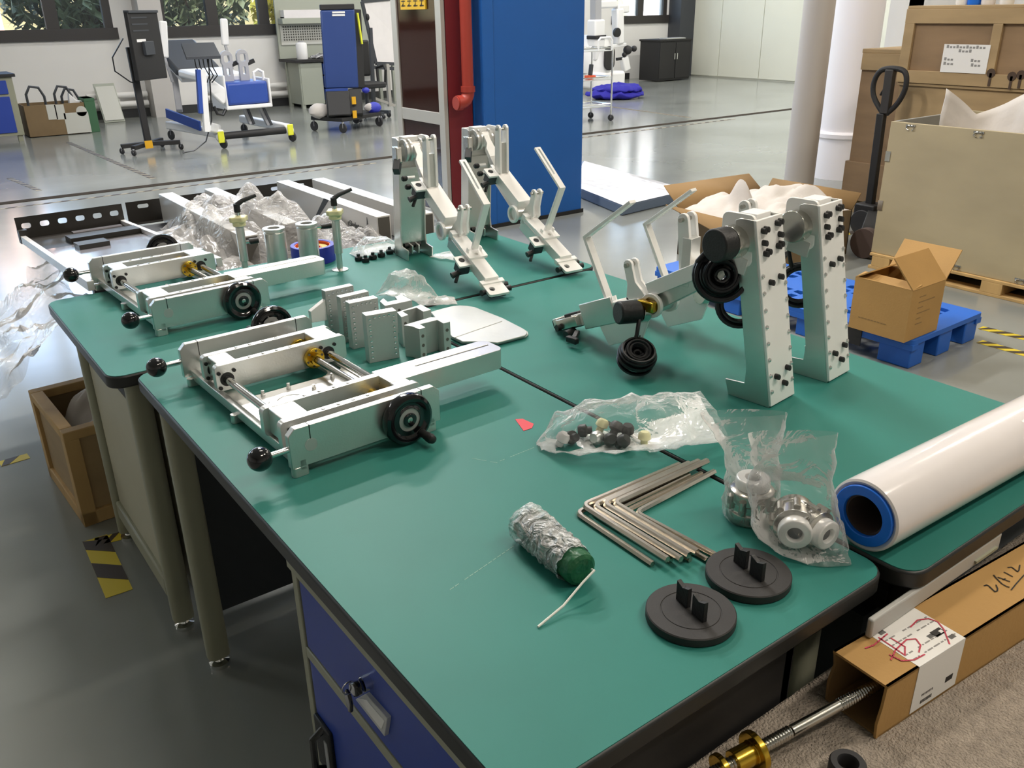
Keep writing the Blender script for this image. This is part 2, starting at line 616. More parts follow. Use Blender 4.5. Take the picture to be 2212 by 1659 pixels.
for k in range(2):
    B().box(-.75 + k * .5, -.5 + k * .5, -.04, 0, 2.4, 3.4).obj('window', 'dark_frame', hb)
wb_ = thing('building', 'white building outside the right hand window', 'building', (24, 28, 0))
B().box(-6, 6, 0, 5, 0, 6).obj('wall', 'wall_white', wb_)
B().box(-6.2, 6.2, -.2, 5, 6, 6.3).obj('roof', 'pillar_grey', wb_)
for k in range(4):
    B().box(-5 + k * 2.8, -3.8 + k * 2.8, -.05, 0, 1.4, 3.2).obj('window', 'med_grey', wb_)
# ---------------------------------------------------------------- columns
pl = thing('column', 'broad blue painted square column in the middle of the hall', 'column', (4.23, 5.9, 0))
pl['kind'] = 'structure'
B().box(-.48, .48, -.47, .47, .0, CEIL).obj('shaft', 'col_blue', pl, .015)
B().box(-.482, -.38, -.474, .474, 0.0, CEIL).obj('side_panel', 'col_blue', pl, .006)
B().box(-.49, .49, -.48, .48, 0, .03).obj('base_strip', 'black_matte', pl)
pg = thing('column', 'slim round grey column in front of the white pillar', 'column', (6.27, 4.47, 0))
pg['kind'] = 'structure'
B().cyl((0, 0, .01), (0, 0, CEIL), .12, n=32).obj('shaft', 'pillar_grey', pg)
B().lathe([(.17, 0), (.17, .012), (.125, .02), (.125, .06), (.12, .06)]).obj('base_ring', 'pillar_grey', pg)
pw = thing('column', 'round white pillar with a wider drum base behind the grey column', 'column', (7.70, 5.06, 0))
pw['kind'] = 'structure'
B().cyl((0, 0, .4), (0, 0, CEIL), .225, n=40).obj('shaft', 'pillar_white', pw)
B().lathe([(.26, 0), (.245, .37), (.262, .385), (.262, .42), (.24, .44), (.226, .44)], n=40).obj('drum_base', 'pillar_white', pw)
# ---------------------------------------------------------------- hazard tape on the floor
def tape(p, q, wd, label, n, parts=True, ym='tape_yellow', dm='tape_dark', z=.0015):
    p, q = V((p[0], p[1], z)), V((q[0], q[1], z))
    d = q - p
    L = d.length
    d.normalize()
    t = thing('floor_tape', label, 'floor tape', p, math.atan2(d.y, d.x))
    B().box(0, L, -wd / 2, wd / 2, -.001, 0).obj('yellow_strip', ym, t)
    st = L / n
    j = B()
    for k in range(n):
        x = k * st
        sk = min(wd * .9, st * .8)
        poly = [(max(0, x - sk / 2), -wd / 2), (min(L, x + st / 2 - sk / 2), -wd / 2), (min(L, x + st / 2 + sk / 2), wd / 2), (min(L, x + sk / 2), wd / 2)]
        if parts:
            B().prism(poly, 0, .0008).obj('dark_stripe', dm, t)
        else:
            j.prism(poly, 0, .0008)
    if not parts:
        j.obj('dark_stripes', dm, t, kind='stuff')
a, b = at(205, 1163, 0), at(258, 1283, 0)
tape(a, b, .047 * 1.6, 'black and yellow tape strip on floor beside the tan bench legs', 2)
a, b = at(205, 1172, 0), at(262, 1158, 0)
tape(a, b, .05, 'short black and yellow tape piece between crate and bench leg', 2)
a, b = at(0, 1003, 0), at(62, 985, 0)
tape(a, b, .05, 'yellow tape end on floor left of the small wooden crate', 1)
a, b = at(1770, 518, 0), at(1866, 497, 0)
tape(a, b, .06, 'black and yellow tape strip left of the pallet truck wheel', 3)
a, b = at(2118, 708, 0), at(2230, 735, 0)
tape(a, b, .06, 'black and yellow tape strip right of the blue pallet, farther one', 3)
a, b = at(2116, 738, 0), at(2230, 770, 0)
tape(a, b, .06, 'black and yellow tape strip right of the blue pallet, nearer one', 3)
tape(at(148, 308, 0), at(332, 386, 0), .06, 'faded striped tape line running towards the black screen stand', 26, False, 'tape_faded')
tape(at(20, 385, 0), at(85, 412, 0), .05, 'short faded striped tape line at the far left floor', 8, False, 'tape_faded')
tape(at(1300, 228, 0), at(1490, 254, 0), .08, 'faded striped tape line beyond the steel trolley', 22, False, 'tape_faded')
tape((0.2, 8.80), (4.6, 8.80), .04, 'faded striped tape along near side of the floor groove, left of the cabinet', 30, False, 'tape_faded')
tape((7.4, 8.80), (10.6, 8.80), .04, 'faded striped tape along near side of the floor groove, right of the column', 20, False, 'tape_faded')
# ================================================================== WORKBENCHES
def bench(label, x0, x1, y0, y1, legs, name='workbench'):
    cx, cy = (x0 + x1) / 2, (y0 + y1) / 2
    t = thing(name, label, 'workbench', (cx, cy, 0), 0)
    a, b = (x1 - x0) / 2, (y1 - y0) / 2
    B().prism(rrect(-a, a, -b, b, .04), .748, .7785).obj('top_edge', 'black_edge', t, .004)
    B().prism(rrect(-a + .004, a - .004, -b + .004, b - .004, .037), .7785, .78).obj('top_surface', 'green_top', t)
    B().box(-a + .05, a - .05, -b + .06, -b + .09, .66, .747).box(-a + .05, a - .05, b - .09, b - .06, .66, .747) \
        .box(-a + .04, -a + .07, -b + .06, b - .06, .70, .747).box(a - .07, a - .04, -b + .06, b - .06, .67, .747).obj('apron', 'black_matte', t)
    for lx, ly in legs:
        g = B().prism(rrect(lx - cx - .028, lx - cx + .028, ly - cy - .024, ly - cy + .024, .018), .035, .748).obj('leg', 'frame_beige', t)
        B().lathe([(.024, 0), (.026, .006), (.026, .014), (.012, .018), (.012, .036)], T(lx - cx, ly - cy, 0), 16).obj('levelling_foot', 'chrome', g)
    return t
tA = bench('green topped workbench nearest the camera with blue drawers below', .393, 1.098, .539, 2.056, [(.43, 1.90), (1.06, 1.96), (1.05, .64)])
tB = bench('green topped workbench at right, under the film roll and the motorised legs', 1.104, 1.83, .505, 2.052, [(1.14, 1.96), (1.79, 1.96), (1.79, .64)])
tC = bench('green topped workbench set crosswise behind the other two', .338, 1.866, 2.064, 2.813, [(.40, 2.665), (.405, 2.11), (1.80, 2.70), (1.80, 2.13)])
def loc(t, p):
    return V(p) - t.location
# rail and end panel of the crosswise bench
cxy = tC.location
B().box(.39 - cxy.x, .402 - cxy.x, 2.14 - cxy.y, 2.635 - cxy.y, .16, .67).obj('end_panel', 'panel_beige', tC)
B().box(.378 - cxy.x, .425 - cxy.x, 2.13 - cxy.y, 2.64 - cxy.y, .10, .16).obj('end_rail', 'frame_beige', tC, .006)
B().box(.45 - cxy.x, .48 - cxy.x, 2.1 - cxy.y, 2.7 - cxy.y, .1, .74).obj('inner_panel', 'panel_beige', tC)
axy = tA.location
B().box(.44 - axy.x, 1.05 - axy.x, 1.98 - axy.y, 2.0 - axy.y, .1, .74).obj('back_panel', 'dark_grey', tA)
# light grey drawer front on the right bench
bx = tB.location
dr = B().box(1.01 - bx.x, 1.385 - bx.x, .507 - bx.y, .517 - bx.y, .7135, .7465).obj('drawer', 'strip_grey', tB, .003)
B().box(1.30 - bx.x, 1.37 - bx.x, .503 - bx.y, .507 - bx.y, .722, .727).obj('drawer_pull', 'frame_beige', dr)
B().box(1.12 - bx.x, 1.75 - bx.x, .58 - bx.y, 1.1 - bx.y, .3, .655).obj('drawer_box', 'dark_grey', tB)
# blue drawer cabinet
DX = .42
dc = thing('drawer_cabinet', 'blue drawer cabinet with beige frame under the nearest bench', 'cabinet', (DX, .90, 0))
y0, y1 = -.33, .31
fr = B().box(0, .5, y0, y1, .04, .06).box(-.012, .5, y0, y1, .706, .742)
fr.box(0, .02, y0, y0 + .022, .06, .706)
fr.box(-.006, .5, y1 - .022, y1, .06, .706)
fr.box(-.006, .03, y0 + .022, y1 - .022, .526, .548)
B().box(.02, .5, y0, y0 + .02, .06, .722).obj('side_panel', 'black_matte', dc)
fr.box(.48, .5, y0, y1, .06, .722).obj('carcass', 'frame_beige', dc, .002)
MY = Matrix(((0, 0, 1, 0), (1, 0, 0, 0), (0, 1, 0, 0), (0, 0, 0, 1)))
d = B().box(-.004, .012, y0 + .024, y1 - .026, .550, .702).obj('drawer', 'drawer_blue', dc, .003)
B().box(.012, .45, y0 + .04, y1 - .04, .56, .68).obj('drawer_tray', 'frame_beige', dc)
q = ax(797, 1472, DX - .005)
k = q.y - .90
B().cyl((-.016, k, q.z), (-.003, k, q.z), .012, n=20).obj('lock', 'chrome', d)
B().prism([(k - .004, q.z + .006), (k + .004, q.z + .008), (k + .020, q.z - .004), (k + .022, q.z - .018), (k + .004, q.z - .020), (k - .006, q.z - .012)], -.030, -.018, MY).obj('lock_key', 'black_gloss', d, .003)
B().ring((-.026, k + .026, q.z - .020), (-.026, k + .0275, q.z - .020), .012, .0105).obj('key_ring', 'steel', d)
B().prism([(k + .024, q.z - .066), (k + .032, q.z - .070), (k + .042, q.z - .044), (k + .036, q.z - .028), (k + .026, q.z - .030), (k + .020, q.z - .046)], -.030, -.024, MY).obj('spare_key', 'black_gloss', d, .002)
hp_ = [ax(u, v, DX - .008) for u, v in ((793, 1497), (840, 1550), (834, 1589), (771, 1509))]
B().prism([(p.y - .90, p.z) for p in hp_], -.011, -.003, MY).obj('card_holder', 'label_plate', d, .001)
hc_ = sum(hp_, V()) / 4
B().prism([((p.y - hc_.y) * .82 + hc_.y - .90, (p.z - hc_.z) * .55 + hc_.z) for p in hp_], -.012, -.011, MY).obj('card', 'white_paper', d)
d = B().box(-.004, .012, y0 + .024, y1 - .026, .065, .524).obj('door', 'drawer_blue', dc, .003)
hz = ax(705, 1600, DX - .006)
hy = hz.y - .90
B().box(-.012, -.003, hy - .03, hy + .035, hz.z - .075, hz.z + .04).obj('handle_plate', 'black_rub', d, .003)
B().tube([(-.008, hy, hz.z + .030), (-.030, hy, hz.z + .018), (-.032, hy, hz.z - .05), (-.010, hy, hz.z - .065)], .007, 8).obj('handle', 'black_gloss', d)
B().box(-.0135, -.012, hy - .018, hy - .006, hz.z - .06, hz.z + .01).obj('handle_plate_mark', 'label_plate', d)
# low side bench covered in grey felt
lb = thing('side_bench', 'lower bench covered in grey brown felt beside the green benches', 'bench', (1.6, .04, 0))
B().box(-1.05, 1.0, -.6, .52, .58, .604).obj('top_board', 'dark_grey', lb)
B().box(-1.06, 1.01, -.61, .525, .604, .62).obj('felt_cover', 'felt', lb, .006)
for sx in (-.98, .92):
    for sy in (-.52, .45):
        B().box(sx - .025, sx + .025, sy - .025, sy + .025, 0, .58).obj('leg', 'dark_grey', lb)

# ================================================================== SCREW SLIDE FRAMES
def cap_bolt(b, c, d, r=.004, h=.006, n=10):
    c, d = V(c), V(d).normalized()
    return b.cyl(c, c + d * h, r, n=n)
def XZ(y):
    """frame whose XY is the world XZ plane, thickness going to +y from y"""
    return Matrix(((1, 0, 0, 0), (0, 0, 1, y), (0, 1, 0, 0), (0, 0, 0, 1)))
def handwheel(t, y, sgn, x, z, hang):
    """spoked black handwheel turned towards sgn*y"""
    R = .053
    m = T(x, y, z) @ Matrix(((1, 0, 0, 0), (0, 0, sgn, 0), (0, 1, 0, 0), (0, 0, 0, 1)))
    wv = B().lathe([(.024, .012), (.030, .010), (.036, .012), (.040, .006), (.046, .002), (.052, .006), (.0535, .014), (.051, .022), (.045, .026),
                    (.039, .024), (.034, .020), (.029, .020), (.024, .022)], m, 40, True).obj('handwheel', 'black_gloss', t)
    B().lathe([(.0145, .010), (.027, .012), (.027, .0195), (.0145, .021)], m, 32, True).obj('dial_plate', 'grey_hub', wv)
    B().lathe([(.006, -.0), (.0145, .0), (.0145, .023), (.011, .024), (.006, .024)], m, 24, True).obj('hub', 'black_gloss', wv)
    B().lathe([(.0005, .018), (.0095, .018), (.0095, .022), (.007, .0235), (.0005, .0235)], m, 16).obj('hub_cap', 'steel', wv)
    for a in (.7, 2.8, 4.9):
        B().box(.022, .044, -.006, .006, .010, .019, m @ rotm(a, 'Z')).obj('spoke', 'black_gloss', wv, .002)
    c = m @ V((cos(hang) * .041, sin(hang) * .041, .022))
    ax_ = (m.to_3x3() @ V((0, 0, 1)))
    e1, e2, _ = basis(ax_)
    M = frame(c, e1, e2, ax_)
    B().lathe([(.006, 0), (.009, .004), (.0075, .010), (.0095, .026), (.010, .036), (.008, .043), (.003, .046)], M, 16).obj('crank_handle', 'black_rub', wv)
def slide_frame(label, loc_, yaw):
    t = thing('slide_frame', label, 'screw slide', loc_, yaw, 'aluminium screw slides with handwheels')
    W, D, Hh = .325, .575, .098
    # end plates: chamfered outline, a hole, two thin slots sawn from the top
    for k, y in enumerate((0, D - .015)):
        out = [(0, .020), (W, .020), (W, Hh - .013), (W - .013, Hh), (.013, Hh), (0, Hh - .013)]
        e = plate('end_plate', out, [], .015, XZ(y), 'alu', t, .0012)
        for sx in (.042, .283):
            B().cyl((sx, y - .0006 if k == 0 else y + .0156, .058), (sx, y + .0002 if k == 0 else y + .0148, .058), .0125, n=24).obj('rod_plug', 'alu_plate', e)
            B().box(sx - .0009, sx + .0009, y - .0004, y + .0154, .066, Hh + .0003).obj('clamp_slit', 'black_edge', e)
    # base: left and right bars, cross plate with a rounded opening behind it
    op = rrect(.058, .262, .345, .54, .03)
    op2 = rrect(.275, .297, .36, .45, .011)
    op3 = rrect(.058, .262, .03, .19, .02)
    plate('base_plate', [(0.022, .015), (.312, .015), (.312, .56), (.022, .56)], [op, op2, op3], .009, T(0, 0, .018), 'alu_satin', t, .0012)
    B().box(.016, .03, .0, .56, .012, .034).obj('side_bar', 'alu', t, .0015)
    B().box(.298, .312, .0, .56, .012, .030).obj('side_bar', 'alu', t, .0015)
    B().lathe([(.001, 0), (.048, 0), (.045, .0035), (.03, .0035), (.028, .002), (.001, .002)], T(.125, .265, .027), 32).obj('base_recess', 'alu_satin', t)
    for x, y in ((.018, .008), (.30, .008), (.018, .552), (.30, .552), (.02, .30), (.3, .30)):
        B().prism(rrect(x - .016, x + .016, y - .008, y + .008, .006), 0, .0195).obj('foot', 'alu', t, .001)
    for x, y in ((.072, .225), (.09, .33), (.15, .332), (.19, .29), (.25, .32), (.26, .24)):
        B().lathe([(.0055, 0), (.0055, .005), (.004, .0055), (.004, .013), (.0002, .013)], T(x, y, .027), 6).obj('hex_bolt', 'bolt', t)
    # guide rods and screw
    for sx in (.042, .283):
        B().cyl((sx, .012, .058), (sx, .562, .058), .0085, n=20).obj('guide_rod', 'chrome', t)
    th = [(.0068 + (.0012 if k % 2 else 0), k * .0024) for k in range(int(.545 / .0024))]
    B().lathe(th, frame((.245, .012, .056), (1, 0, 0), (0, 0, -1)), 14).obj('lead_screw', 'steel', t, ang=60)
    # two carriages of twin plates, end blocks and a pocket between
    for (ya, yb, xa, xb, fr_) in ((.398, .472, .018, .330, False), (.050, .130, .008, .312, True)):
        c = None
        for y in (ya, yb):
            o_ = rrect(xa, xb, .033, .092, .010)
            hs = [circ(.042, .058, .0145, 18), circ(.283, .058, .0145, 18), circ(.245, .056, .010, 14)]
            p = plate('carriage_plate', o_, hs, .017, XZ(y), 'alu_satin', t, .001)
            c = c or p
            for sx in (.042, .283):
                B().ring((sx, y - .0015, .058), (sx, y + .0185, .058), .0155, .0088, 24).obj('bushing', 'black_rub', p)
                for dx, dz in ((-.017, .017), (.017, .017), (-.017, -.017), (.017, -.017)):
                    if xa < sx + dx < xb:
                        B().cyl((sx + dx, y - .003, .058 + dz), (sx + dx, y + .0, .058 + dz), .0042, n=10).obj('socket_screw', 'black_rub', p)
            for k in range(4):
                x = .10 + k * .032
                B().lathe([(.0042, 0), (.0038, .0018), (.0005, .0022)], T(x, y + .0085, .092), 10).obj('top_screw', 'bolt', p)
        for x0, x1 in ((xa + .012, .073), (.262, xb - .012)):
            B().box(x0, x1, ya + .017, yb, .038, .0915).obj('end_block', 'alu_satin', t, .002)
        # brass nuts on the screw
        for yy in ((ya - .010, yb - .009) if not fr_ else (yb + .017, ya - .004)):
            fl = B().ring((.245, yy, .056), (.245, yy + .009, .056), .024, .0085, 28).obj('brass_flange', 'brass', t, .001)
            B().ring((.245, yy - .012, .056), (.245, yy + .022, .056), .0135, .0085, 24).obj('nut_body', 'brass', fl)
            for a in range(6):
                aa = a * pi / 3 + .3
                B().cyl((.245 + cos(aa) * .0185, yy - .0012, .056 + sin(aa) * .0185), (.245 + cos(aa) * .0185, yy + .0, .056 + sin(aa) * .0185), .0028, n=8).obj('flange_hole', 'hole_dark', fl)
        if fr_:
            B().cyl((.245, ya + .02, .056), (.245, ya + .042, .056), .017, n=24).obj('collar', 'cream_knob', t)
            B().cyl((.245, ya + .042, .056), (.245, yb, .056), .0125, n=24).obj('brass_sleeve', 'brass', t)
    # outrigger arm with a slot
    o_ = [(.262, .083), (.545, .083)] + circ(.537, .101, .018, 5, -pi / 2 + .4, 0) + circ(.537, .139, .018, 5, 0, pi / 2) + [(.262, .157)]
    plate('outrigger_arm', o_, [rrect(.348, .542, .1215, .1275, .0028, 3)], .045, T(0, 0, .0475), 'alu_satin', t, .0012)
    # ball knobs on plungers
    for y in (.0075, .5675):
        k = B().cyl((.0, y, .058), (-.034, y, .058), .0058, n=16).obj('plunger', 'chrome', t)
        B().sph((-.054, y, .058), .0225, 24).obj('ball_knob', 'black_gloss', k)
    handwheel(t, -.001, -1, .240, .0545, 5.3)
    B().cyl((.242, D, .070), (.242, D + .022, .070), .016, n=20).obj('wheel_boss', 'alu', t)
    handwheel(t, D + .022, 1, .242, .074, 3.4)
    B().cyl((.245, -.022, .056), (.245, .012, .056), .006, n=12).obj('screw_end', 'steel', t)
    return t
F1 = at(634, 1036, Tz)
sf = slide_frame('aluminium screw slide on the nearest bench, with brass nuts and handwheel', (F1.x, F1.y, Tz), radians(2.0))
F2 = at(338, 729, Tz)
dup(sf, (F2.x, F2.y, Tz), radians(3.0), 'aluminium screw slide farther back, on the crosswise bench by the black rack')

# ================================================================== ROBOTIC LEG SETS
SZ = Matrix(((0, 0, 1, 0), (1, 0, 0, 0), (0, 1, 0, 0), (0, 0, 0, 1)))   # (s, z, lateral) -> local (x lateral, y = s, z)
def SX(x0):
    return T(x0, 0, 0) @ SZ
def leg_set(label, loc_, yaw, motor, lean, group):
    t = thing('robotic_leg', label, 'robot leg', loc_, yaw, group)
    lx, ly = lean
    def sh(v):
        k = v[2] / .397
        return (v[0] + lx * k, v[1] + ly * k, v[2])
    def shear(bd):
        bd.v = [sh(v) for v in bd.v]
        return bd
    W = .048
    # upright channel: outer cover plate, two side plates with a toe, inner mounting plate
    col = shear(B().box(-W, W, -.022, -.016, .004, .397)).obj('cover_plate', 'alu_white', t, .0015)
    for s in (-1, 1):
        x = s * W
        po = [(-.016, 0), (.085, .0), (.088, .036), (.040, .040), (.032, .075), (.030, .36), (.026, .392), (.014, .397), (-.016, .397)]
        b = B().prism(po, min(x, x - s * .005), max(x, x - s * .005), SZ)
        shear(b).obj('side_plate', 'alu', t, .001)
    shear(B().box(-W + .005, W - .005, -.016, .02, .045, .30)).obj('inner_web', 'alu', t)
    for x in (-.012, .012):
        shear(B().prism([(0, .015), (.05, .012), (.052, .04), (.02, .045), (0, .04)], x - .003, x + .003, SZ)).obj('toe_fork', 'alu', t, .001)
    shear(B().cyl((-.03, .022, .035), (.03, .022, .035), .009, n=14)).obj('toe_roller', 'black_rub', t)
    for k in range(8):
        z = .037 + k * .0355
        for s in (-1, 1):
            shear(B().lathe([(.0045, 0), (.004, .003), (.0005, .0042)], frame((s * .041, -.022, z + (.006 if s > 0 else 0)), (1, 0, 0), (0, 0, 1)), 10)).obj('screw', 'bolt', t)
    for (x, z) in ((-.030, .375), (-.020, .377), (.022, .382), (.033, .384), (-.030, .351), (.030, .358), (-.028, .329), (-.018, .332), (.020, .336), (.030, .339), (-.016, .268), (.020, .273), (-.022, .066), (.022, .074), (.006, .044)):
        shear(B().cyl((x, -.022, z), (x, -.031, z), .0062, n=12).cyl((x, -.031, z), (x, -.0315, z), .003, n=6)).obj('cap_bolt', 'black_rub', t)
    hx_, hy_ = lx * .92, ly * .92
    B().prism(rrect(.010 + 0, .085, .30, .405, .014), hx_ - .045, hx_ - .037, T(0, hy_ * .6, 0) @ SZ).obj('hip_mount', 'alu_white', t, .001)
    # hip joint
    hj = V((hx_, .045 + hy_ * .5, .360))
    hb_ = B().cyl(hj + V((-.036, 0, 0)), hj + V((.036, 0, 0)), .026, n=28).obj('hip_joint', 'alu_white', t, .001)
    for x in (-.030, .012, .028):
        B().ring(hj + V((x, 0, 0)), hj + V((x + .008, 0, 0)), .036, .018, 28).obj('hip_ring', 'alu', hb_, .001)
    B().box(hx_ - .02, hx_ + .03, .0 + hy_, .04 + hy_, .388, .402).obj('hip_bridge', 'alu_white', t, .001)
    # arrow shaped hip link then thigh beam, in direction (s, z)
    K = V((0, .317, .147))
    A0 = V((hx_ * .7, .075 + hy_ * .3, .372))
    A1 = V((hx_ * .4, .140, .300)) if motor else V((hx_ * .4, .148, .302))
    d = (A1 - A0).normalized()
    L = (A1 - A0).length
    up = V((1, 0, 0)).cross(d)
    m = Matrix(((1, d.x, up.x, A0.x), (0, d.y, up.y, A0.y), (0, d.z, up.z, A0.z), (0, 0, 0, 1)))
    B().prism([(-.009, 0), (.009, 0), (.009, .035), (.020, .055), (.020, L - .008), (.010, L), (-.014, L), (-.014, .05)], -.006, .010, m).obj('hip_link', 'alu_white', t, .001)
    B().prism([(-.024, .045), (-.016, .045), (-.016, L - .012), (-.024, L - .012)], -.014, .0, m).obj('link_rail', 'alu_white', t, .001)
    B().bar(A1 - d * .01, A1 + d * .035, .040, .022).obj('link_block', 'alu', t, .0015)
    b0, b1 = V((0, .160, .276)), V((0, .336, .178))
    db = (b1 - b0).normalized()
    B().bar(b0, b1, .054, .034).obj('thigh_beam', 'alu_white', t, .0015)
    B().bar(b0 - V((0, 0, .012)) + db * .01, b1 - V((0, 0, .03)) - db * .02, .03, .05).obj('thigh_rail', 'alu', t, .0015)
    # hip fork: two upright cheeks
    if not motor:
        fb, ft = V((0, .203, .268)), V((0, .208, .412))
    else:
        fb, ft = V((.006, .243, .215)), V((.0, .262, .352))
    for x in (-.016, .012):
        df = (ft - fb)
        a = math.atan2(df.z, df.y)
        c0, c1 = fb, ft
        nrm = V((0, -sin(a), cos(a)))
        pts = [(c0.y + nrm.y * .018, c0.z + nrm.z * .018), (c0.y - nrm.y * .018, c0.z - nrm.z * .018)]
        pts += [(c1.y + cos(a - pi / 2 + q * pi / 8) * .014, c1.z + sin(a - pi / 2 + q * pi / 8) * .014) for q in range(9)]
        g = B().prism(pts, x - .0 + fb.x, x + .009 + fb.x, SZ).obj('hip_fork_cheek', 'alu_white', t, .001)
    B().box(-.016, .02, fb.y - .012, fb.y + .012, fb.z - .01, fb.z + .10).obj('fork_web', 'alu', t, .001)
    B().cyl(ft + V((-.02, 0, 0)), ft + V((.026, 0, 0)), .005, n=12).obj('fork_pin', 'steel', t)
    # clamp blocks with a hole and black levers
    for (p, sx) in ((V((0, .195, .262)), 1), (V((0, .472, .080)), 1)):
        dd = db
        m = frame(p, (1, 0, 0), dd)
        pl_ = plate('clamp_plate', rrect(.018 * sx, .062 * sx, -.022, .022, .002) if sx > 0 else rrect(-.062, -.018, -.022, .022, .002),
                    [circ(.043 * sx, -.004, .010, 14)], .007, m @ T(0, 0, .004), 'alu_white', t, .0008)
        B().cyl(m @ V((.043 * sx, -.004, -.004)), m @ V((.043 * sx, -.004, .009)), .0085, n=14).obj('clamp_bore', 'black_rub', pl_)
        B().box(.02, .058, -.014, .018, -.03, .003, m).obj('clamp_body', 'dark_grey', pl_, .002)
        B().cyl(m @ V((.05, .012, -.02)), m @ V((.078, .016, -.028)), .007, .010, n=12).obj('clamp_knob', 'black_rub', pl_)
        B().bar(m @ V((.045, 0, -.03)), m @ V((.068, .03, -.046)), .010, .007).obj('clamp_lever', 'black_rub', pl_, .002)
    for (x, y, z) in ((.05, .135, .286), (.048, .155, .262)):
        k = B().cyl((x - .022, y, z), (x + .004, y, z), .007, n=14).obj('plunger', 'alu', t)
        B().lathe([(.005, 0), (.009, .004), (.009, .014), (.006, .018), (.001, .018)], frame((x + .004, y, z), (0, 1, 0), (0, 0, 1)), 14).obj('plunger_knob', 'black_rub', k)
    # knee
    kj = B().cyl(K + V((-.03, 0, 0)), K + V((.03, 0, 0)), .021, n=24).obj('knee_joint', 'alu', t, .001)
    B().ring(K + V((.026, 0, 0)), K + V((.036, 0, 0)), .029, .02, 28).obj('knee_ring', 'alu_white', kj, .001)
    B().ring(K + V((-.036, 0, 0)), K + V((-.026, 0, 0)), .029, .02, 28).obj('knee_ring', 'alu_white', kj, .001)
    for x in (-.026, -.004):
        ch = [(.330, .150), (.372, .128), (.398, .150), (.397, .180)] + circ(.398, .226, .013, 8, -.3, pi + .2) + [(.374, .19), (.352, .172)]
        B().prism(ch, x, x + .008, SZ).obj('knee_fork_cheek', 'alu_white', t, .001)
    kp = B().cyl((-.034, .398, .226), (.012, .398, .226), .0055, n=12).obj('knee_pin', 'steel', t)
    # shank
    s0, s1 = V((0, .352, .137)), V((0, .575, .042))
    ds = (s1 - s0).normalized()
    B().bar(s0, s1, .046, .032).obj('shank_beam', 'alu_white', t, .0015)
    B().bar(s0 - V((0, 0, .016)), s0 + ds * .13 - V((0, 0, .022)), .05, .042).obj('shank_housing', 'alu', t, .0015)
    B().bar(s0 + V((0, .006, .006)), s0 + V((0, .006, .006)) + ds * .022, .05, .032).obj('shank_cap', 'alu_white', t, .001)
    mb = frame(s0 + ds * .118 + V((0, 0, .0)), (1, 0, 0), ds)
    plate('bar_seat', rrect(-.034, .03, -.03, .032, .003), [circ(-.002, .016, .006, 10)], .008, mb @ T(0, 0, .016), 'alu_white', t, .0008)
    for x in (-.026, .018):
        B().box(x, x + .004, -.006, .006, .024, .036, mb).obj('seat_ear', 'alu_white', t)
    # L shaped slotted bar
    P0, P1, P2 = V((-.006, .466, .118)), V((-.006, .546, .266)), V((-.006, .404, .374))
    m1 = (P1 - P0)
    B().bar(P0, P1, .022, .009, (0, -1, 1)).obj('post', 'alu_white', t, .001)
    d2 = (P2 - P1)
    L2 = d2.length
    d2.normalize()
    M2 = frame(P1 - d2 * .004 - V((0, 0, .0)), (1, 0, 0), d2)
    plate('slotted_bar', [(-.011, 0), (.011, 0), (.011, L2), (-.011, L2)], [rrect(-.003, .003, .06, L2 - .008, .0028, 3)], .008, M2 @ T(0, 0, -.004), 'alu_white', t, .0008)
    # foot clamp
    f0 = s1
    B().bar(f0 - ds * .005, f0 + ds * .012, .078, .014).obj('foot_crossbar', 'alu_white', t, .001)
    mf = frame(f0 + ds * .03, (1, 0, 0), ds)
    fp = plate('foot_plate', [(-.03, -.02), (.036, -.02), (.036, .026), (.03, .03), (-.03, .03)], [circ(.016, .004, .009, 14)], .009, mf @ T(0, 0, -.006), 'alu_white', t, .0008)
    B().box(-.026, .03, -.014, .022, -.017, -.006, mf).obj('foot_block', 'dark_grey', fp, .002)
    for sx in (-1, 1):
        B().cyl(mf @ V((sx * .03, .0, -.008)), mf @ V((sx * .05, .004, -.006)), .006, .009, n=12).obj('foot_knob', 'black_rub', fp)
    B().cyl((-.062, .560, .020), (-.03, .560, .024), .010, .008, n=14).obj('side_knob', 'black_rub', t)
    if motor:
        for (s_a, s_b, x_a, x_b, z_a, z_b, m_) in ((-.16, -.05, -.036, -.028, -.03, .035, 'alu'), (-.03, .045, -.040, -.018, -.018, .010, 'steel'), (-.03, .050, .010, .032, -.018, .010, 'steel'), (-.02, .03, -.018, .010, -.022, .018, 'black_rub'),
                                                   (.05, .064, -.03, .03, -.016, .014, 'alu'), (.064, .078, -.020, .016, -.012, .010, 'black_rub')):
            B().box(x_a, x_b, s_a, s_b, z_a, z_b, frame(f0 + V((0, .0, .004)), (1, 0, 0), ds)).obj('ankle_block' if m_ != 'black_rub' else 'ankle_clamp', m_, t, .002)
        B().bar((-.045, .535, .030), (-.075, .520, .022), .014, .012).bar((-.078, .505, .020), (-.078, .540, .020), .014, .016).obj('ankle_knob', 'black_rub', t, .003)
        B().prism([(.34, .06), (.44, .015), (.47, .055), (.475, .10), (.44, .125), (.36, .155), (.32, .12)], -.034, -.026, SZ).obj('knee_side_plate', 'alu_white', t, .001)
    B().box(W + .001, W + .022, .030, .066, .325, .375, T(lx * .9, ly * .8, 0)).obj('hip_clamp', 'steel', t, .003)
    B().bar((W + .012 + lx * .8, .05 + ly, .33), (W + .03 + lx * .8, .075 + ly, .30), .022, .03).obj('clamp_foot', 'dark_grey', t, .002)
